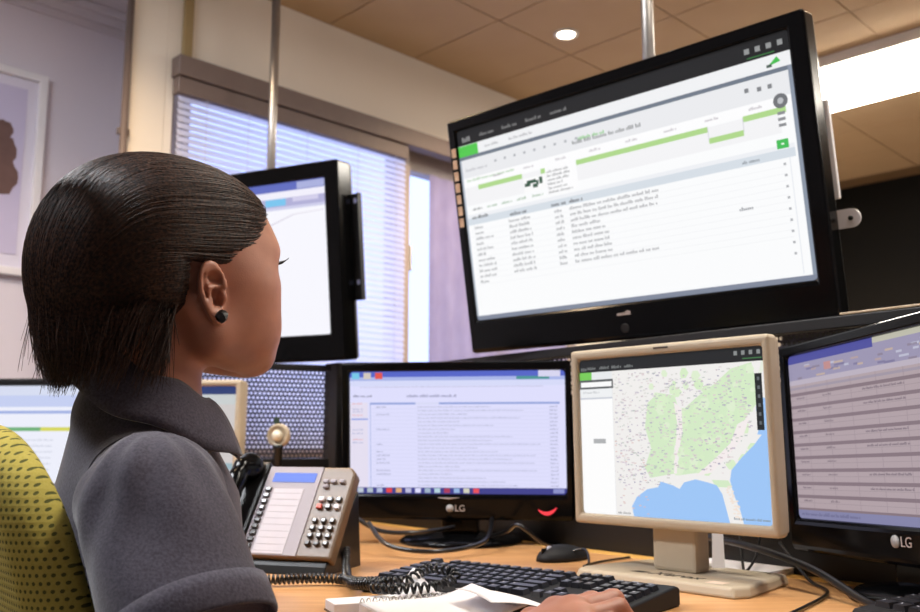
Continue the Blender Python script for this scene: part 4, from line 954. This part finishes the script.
MB(PHX).box((-.054, -.0030, -.074), (-.002, -.0018, .036)).build('label_card', mat('label_card_paper', S(206, 200, 206), .8, noise=S(196, 190, 198), nscale=60), ph)
for k in range(10): MB(PHX).box((-.052, -.0033, -.070+.0108*k), (-.004, -.0029, -.0695+.0108*k)).build('card_line', m_silver, ph)
for k in range(10): MB(PHX).box((-.068, -.006, -.067+.0108*k), (-.058, -.0015, -.0595+.0108*k), .0015).build('line_key', m_key, ph)
def key(x, z, m, w_=.0042, h_=.0042): MB(PHX).box((x-w_, -.0055, z-h_), (x+w_, -.0005, z+h_), .0016).build('key', m, ph)
for r in range(4):
    for c in range(3): key(.034+.0145*c, -.055+.0125*r, m_key, .0042, .0036)
for r in range(2):
    for c in range(3): key(.034+.0145*c, .006+.0125*r, m_keyr if (r, c) == (0, 0) else (m_keyw if (r, c) in ((1, 0), (0, 2)) else m_key), .0045, .0038)
for (x, z) in ((.032, .050), (.045, .050), (.059, .050), (.034, .041)): key(x, z, m_silver, .0045, .0030)
# handset lying in its cradle on the left side
def hs(p):
    d = cap(p, (-.105, -.028, -.055), (-.105, -.034, .055), .013); d = smin(d, ell(p, (-.105, -.016, .066), (.024, .020, .024)), .014); d = smin(d, ell(p, (-.105, -.016, -.066), (.024, .020, .024)), .014)
    return smin(d, cap(p, (-.105, -.036, -.03), (-.105, -.036, .03), .014), .01)
v, q = nets(hs, (-.14, -.065, -.10), (-.07, .015, .10), .003)
vw = np.array([tuple(PHX @ Vector(x)) for x in v]); np_mesh('handset', vw, q, m_gloss, parent=ph, smooth_it=2)
MB(PHX).box((-.130, -.004, -.085), (-PW-.001, .022, .085), .005).build('cradle', m_black, ph)
# coiled cord, from the phone foot over the notepad
def coil(path, r, turns, n=10):
    path = [Vector(p) for p in path]
    # resample a Catmull-Rom curve
    pts = []
    for i in range(len(path)-1):
        p0, p1, p2, p3 = path[max(i-1, 0)], path[i], path[i+1], path[min(i+2, len(path)-1)]
        for k in range(12):
            t = k/12; pts.append(.5*((2*p1)+(p2-p0)*t+(2*p0-5*p1+4*p2-p3)*t*t+(3*p1-p0-3*p2+p3)*t**3))
    pts.append(path[-1]); L = [0]
    for a, b in zip(pts, pts[1:]): L.append(L[-1]+(b-a).length)
    out = []; M = int(turns*n); j = 0
    for i in range(M+1):
        s = L[-1]*i/M
        while j < len(L)-2 and L[j+1] < s: j += 1
        t = (s-L[j])/max(1e-9, L[j+1]-L[j]); p = pts[j].lerp(pts[j+1], t); d = (pts[j+1]-pts[j]).normalized()
        e1 = d.cross(Vector((0, 0, 1))).normalized(); e2 = d.cross(e1); an = 2*PI*i/n
        out.append(p+(e1*math.cos(an)+e2*math.sin(an))*r)
    return out
def smooth_path(path, m=10):
    path = [Vector(p) for p in path]; pts = []
    for i in range(len(path)-1):
        p0, p1, p2, p3 = path[max(i-1, 0)], path[i], path[i+1], path[min(i+2, len(path)-1)]
        for k in range(m):
            t = k/m; pts.append(.5*((2*p1)+(p2-p0)*t+(2*p0-5*p1+4*p2-p3)*t*t+(3*p1-p0-3*p2+p3)*t**3))
    return pts+[path[-1]]
m_cord = mat('cord_black', S(20, 20, 22), .3, coat=.3, noise=S(14, 14, 16))
cp = [(-.172, 1.40, DZ+.03), (-.160, 1.31, DZ+.010), (-.142, 1.20, DZ+.014), (-.105, 1.135, DZ+.022), (-.065, 1.105, DZ+.028), (-.035, 1.125, DZ+.040), (-.005, 1.105, DZ+.034), (-.03, 1.088, DZ+.024), (-.075, 1.082, DZ+.022), (-.105, 1.10, DZ+.020)]
MB().tube(coil(cp, .0052, 62, 9), .0019, 5).build('coiled_cord', m_cord, ph)
cp2 = [(-.34, 1.30, DZ+.008), (-.27, 1.245, DZ+.009), (-.19, 1.25, DZ+.010), (-.150, 1.24, DZ+.009), (-.132, 1.17, DZ+.014), (-.09, 1.118, DZ+.022)]
MB().tube(coil(cp2, .0055, 60, 9), .002, 5).build('coiled_cord', m_cord, ph)

# ------------------------------------------------------------------ spiral notepads
m_brownc = mat('cardboard_cover', S(120, 100, 84), .8, noise=S(108, 88, 74))
NM = Matrix.Translation((-.054, 1.070, DZ)) @ Matrix.Rotation(.40, 4, 'Z')
pad = thing('spiral_notepad', (-.054, 1.070, DZ), 'open white spiral notepad with the coiled phone cord lying across it', 'notepad')
MB(NM).box((-.066, -.150, 0), (.066, -.002, .0015)).build('cover', m_brownc, pad)
MB(NM).box((-.065, -.149, .0016), (.065, -.003, .013), .001).build('page_block', m_white, pad)
MB(NM).box((-.092, .003, 0), (.05, .046, .0012)).build('cover', m_brownc, pad)
MB(NM).box((-.091, .004, .0013), (.049, .045, .012), .001).build('flipped_pages', m_white, pad)
for k in range(17):
    x = -.060+.0075*k; MB(NM).tube([(x, .009*math.cos(a), .0085+.0085*math.sin(a)) for a in np.linspace(0, 2*PI, 13)[:-1]], .0008, 5, closed=True).build('spiral_ring', m_steel, pad)
def sheet(name, x0, x1, y0, y1, zf, parent=None):
    vs = []; n, m = 16, 12
    for i in range(n+1):
        for j in range(m+1):
            a, b = j/m, i/n; x = x0+(x1-x0)*a; y = y0+(y1-y0)*b; vs.append((x, y, zf(a, b)))
    mb = MB(NM).add(vs, [(i*(m+1)+j, i*(m+1)+j+1, (i+1)*(m+1)+j+1, (i+1)*(m+1)+j) for i in range(n) for j in range(m)], True); o = mb.build(name, m_white, parent)
    k = o.modifiers.new('thick', 'SOLIDIFY'); k.thickness = .0004; return o
sheet('top_page', -.064, .072, -.148, -.004, lambda a, b: .0138+.034*max(0, a-.62)**1.5*1.6+.002*math.sin(4*a)*(1-b), pad)
sheet('raised_page', -.005, .05, .004, .05, lambda a, b: .0125+.03*b*max(0, 1-abs(a-.45)*2.2), pad)
tag(sheet('loose_paper', .030, .118, -.150, -.055, lambda a, b: .030-.020*a*a+.003*math.sin(3*b)), 'loose curled white sheet lying on the spiral notepad', 'paper')

# ------------------------------------------------------------------ keyboards
m_kb = mat('keyboard_black', S(24, 24, 27), .6, spec=.3, noise=S(19, 19, 22), nscale=80); m_cap = mat('keycap_black', S(34, 34, 39), .33, noise=S(26, 26, 30), nscale=80, spec=.6); m_legend = mat('legend_grey', S(168, 168, 180), .6, noise=S(150, 150, 164))
def keyboard(center, yaw, label, width=.445):
    M = Matrix.Translation((center[0], center[1], DZ)) @ Matrix.Rotation(yaw, 4, 'Z'); root = thing('keyboard', (center[0], center[1], DZ), label, 'keyboard', 'black keyboards on the desk')
    b = MB(M); D = .155; n = 12
    prof = [(-D/2, .0), (-D/2-.004, .008), (-D/2, .014), (-D/2+.02, .016), (D/2-.01, .024), (D/2, .021), (D/2, 0)]
    vs = [(x, y, z) for x in (-width/2, width/2) for (y, z) in prof]; k = len(prof)
    b.add(vs, [tuple(range(k)), tuple(range(2*k-1, k-1, -1))]+[(i, i+k, (i+1) % k+k, (i+1) % k) for i in range(k)]); b.build('case', m_kb, root, bevel=.003)
    sl_ = math.atan2(.008, D-.03); cells = []; p_ = .0188
    rows = [[1, None]+[1]*4+[None]*0+[1]*4+[1]*4, [1]*13+[1.8], [1.4]+[1]*12+[1.4], [1.7]+[1]*11+[2.1], [2.2]+[1]*10+[2.6], [1.3, 1.1, 1.3, 5.6, 1.2, 1.1, 1.1, 1.3]]
    p_ = .0188*(width-.018)/.427; x0 = -width/2+.009
    for r, row in enumerate(rows):
        y = D/2-.020-r*.0205-(.004 if r else 0); x = x0; tot = sum((1 if c is None else c) for c in row); f = 14.9/tot
        for c in row:
            w_ = (1 if c is None else c)*p_*f
            if c is not None: cells.append((x+w_/2, y, w_-.0028))
            x += w_
        xn = x0+14.9*p_+.007
        if r in (0, 1, 2, 5): cells += [(xn+p_*(i+.5), y, p_-.0028) for i in range(3)]
        if r == 4: cells.append((xn+p_*1.5, y, p_-.0028))
        xk = xn+3*p_+.007
        if r > 0: cells += [(xk+p_*(i+.5), y, p_-.0028) for i in range(4)]
    cache = {}; R_ = M @ Matrix.Rotation(sl_, 4, 'X')
    for (x, y, w_) in cells:
        if x+w_/2 > width/2-.004: continue
        kk = round(w_, 4)
        if kk not in cache:
            h2 = w_/2; g = .0078; q = MB(); lo = [(-h2, -g, 0), (h2, -g, 0), (h2, g, 0), (-h2, g, 0)]; up = [(-h2+.0018, -g+.0012, .0065), (h2-.0018, -g+.0012, .0065), (h2-.0018, g-.0022, .0065), (-h2+.0018, g-.0022, .0065)]
            q.add(lo+up, [(3, 2, 1, 0), (4, 5, 6, 7)]+[(i, (i+1) % 4, (i+1) % 4+4, i+4) for i in range(4)])
            lx = -h2+.0034; q.add([(lx, .0005, .0067), (lx+.0026, .0005, .0067), (lx+.0026, .0038, .0067), (lx, .0038, .0067)], [(0, 1, 2, 3)])
            o = q.build('keycap', m_cap); o.data.materials.append(m_legend); o.data.polygons[len(o.data.polygons)-1].material_index = 1; cache[kk] = o.data
        else: o = bpy.data.objects.new('keycap', cache[kk]); C.objects.link(o)
        o.parent = root; zt = .016+(.008)*(y+D/2-.02)/(D-.03); o.location = (M @ Vector((x, y, zt-.0005)))-root.location
        o.rotation_euler = (M.to_3x3() @ Matrix.Rotation(sl_, 3, 'X')).to_euler()
    for k in range(3): MB(M).box((width/2-.075+.02*k, D/2-.014, .0222), (width/2-.068+.02*k, D/2-.011, .0246)).build('status_light', m_legend, root)
    return root, M
keyboard((.0655, 1.149), -.66, 'long black keyboard on the desk in front of the hand', .37)
keyboard((.568, .850), -1.20, 'black keyboard at the right edge under the spreadsheet monitor', .40)

# ------------------------------------------------------------------ mouse, papers, cables
mm = frame((.17, 1.52, DZ), -.85)
bm = bmesh.new(); bmesh.ops.create_uvsphere(bm, u_segments=24, v_segments=14, radius=1); bm.verts.index_update(); vs = []
for v_ in bm.verts:
    x, y, z = v_.co; vs.append((x*.030*(1-.1*y), y*.056, max(z, 0)*.024*(1-.2*y)+.001))
fs = [[q.index for q in f.verts] for f in bm.faces]; bm.free()
ms = thing('mouse', (.17, 1.52, DZ), 'black computer mouse behind the keyboard near the beige monitor', 'mouse')
MB(mm).add(vs, fs, True).build('shell', m_kb, ms)
MB(mm).lathe([(.004, -.003), (.0075, -.002), (.0075, .002), (.004, .003)], (0, -.034, .017), 14, 'x').build('scroll_wheel', m_legend, ms)
MB(mm).box((-.0004, -.052, .008), (.0004, -.02, .0215)).build('button_seam', m_black, ms)
pw = frame((.415, 1.395, DZ), -.82)
ps = thing('paper_stack', (.415, 1.395, DZ), 'small stack of white papers behind the beige stand base', 'paper')
for k in range(5): MB(pw @ Matrix.Translation((0, 0, .0018*k)) @ Matrix.Rotation(.05*math.sin(3*k), 4, 'Z')).box((-.07, -.055, .0), (.075, .05, .0015)).build('sheet', m_white, ps)
fo = frame((.366, 1.315, DZ), -.3)
tag(MB(fo).add([(-.009, 0, .0095), (.009, 0, .0095), (.007, .02, .085), (-.007, .02, .085), (-.009, .004, .0095), (.009, .004, .0095), (.007, .024, .085), (-.007, .024, .085)], [(0, 1, 2, 3), (7, 6, 5, 4), (0, 4, 5, 1), (1, 5, 6, 2), (2, 6, 7, 3), (3, 7, 4, 0)]).build('paper_card', m_white), 'white card leaning upright against the beige monitor stand', 'card')
def cable(pts, r, label, m=m_cord):
    return tag(MB().tube(smooth_path(pts), r, 8).build('cable', m), label, 'cable', 'black cables on the desk')
cable([(.36, 1.44, DZ+.05), (.41, 1.30, DZ+.045), (.45, 1.19, DZ+.030), (.47, 1.09, DZ+.008), (.475, 1.04, DZ+.006)], .0052, 'thick black cable slanting from behind the beige monitor to the right keyboard')
cable([(.47, 1.36, DZ+.045), (.475, 1.27, DZ+.006), (.465, 1.18, DZ+.003), (.40, 1.08, DZ+.003), (.32, .98, DZ+.003), (.27, .93, DZ+.003)], .0022, 'thin black cable curving across the desk right of the beige stand')
cable([(.43, 1.42, DZ+.06), (.405, 1.33, DZ+.02), (.40, 1.30, DZ+.012), (.425, 1.33, DZ+.03), (.455, 1.40, DZ+.06)], .002, 'thin black cable hanging in a V behind the beige stand')
cable([(.165, 1.51, DZ+.01), (.20, 1.49, DZ+.02), (.20, 1.44, DZ+.006), (.19, 1.42, DZ+.003), (.22, 1.47, DZ+.003), (.28, 1.53, DZ+.003)], .002, 'thin mouse cable looping beside the black mouse')
cable([(-.16, 1.62, DZ+.05), (-.12, 1.55, DZ+.02), (-.04, 1.53, DZ+.012), (.04, 1.60, DZ+.02), (.06, 1.72, DZ+.05)], .004, 'black cable sagging under the widescreen monitor')
cable([(-.21, 1.68, DZ+.07), (-.15, 1.66, DZ+.035), (-.08, 1.66, DZ+.03), (-.01, 1.72, DZ+.035)], .004, 'black cable behind the stand of the widescreen monitor')
cable([(.20, 1.0, DZ+.003), (.24, .985, DZ+.003), (.30, .985, DZ+.003), (.36, .95, DZ+.003)], .0022, 'thin black cable at the front right end of the keyboard')
cable([(.03, 1.78, DZ+.005), (.08, 1.66, DZ+.03), (.10, 1.58, DZ+.05), (.14, 1.60, DZ+.02), (.17, 1.66, DZ+.005)], .0035, 'black cable bunched right of the widescreen monitor stand')
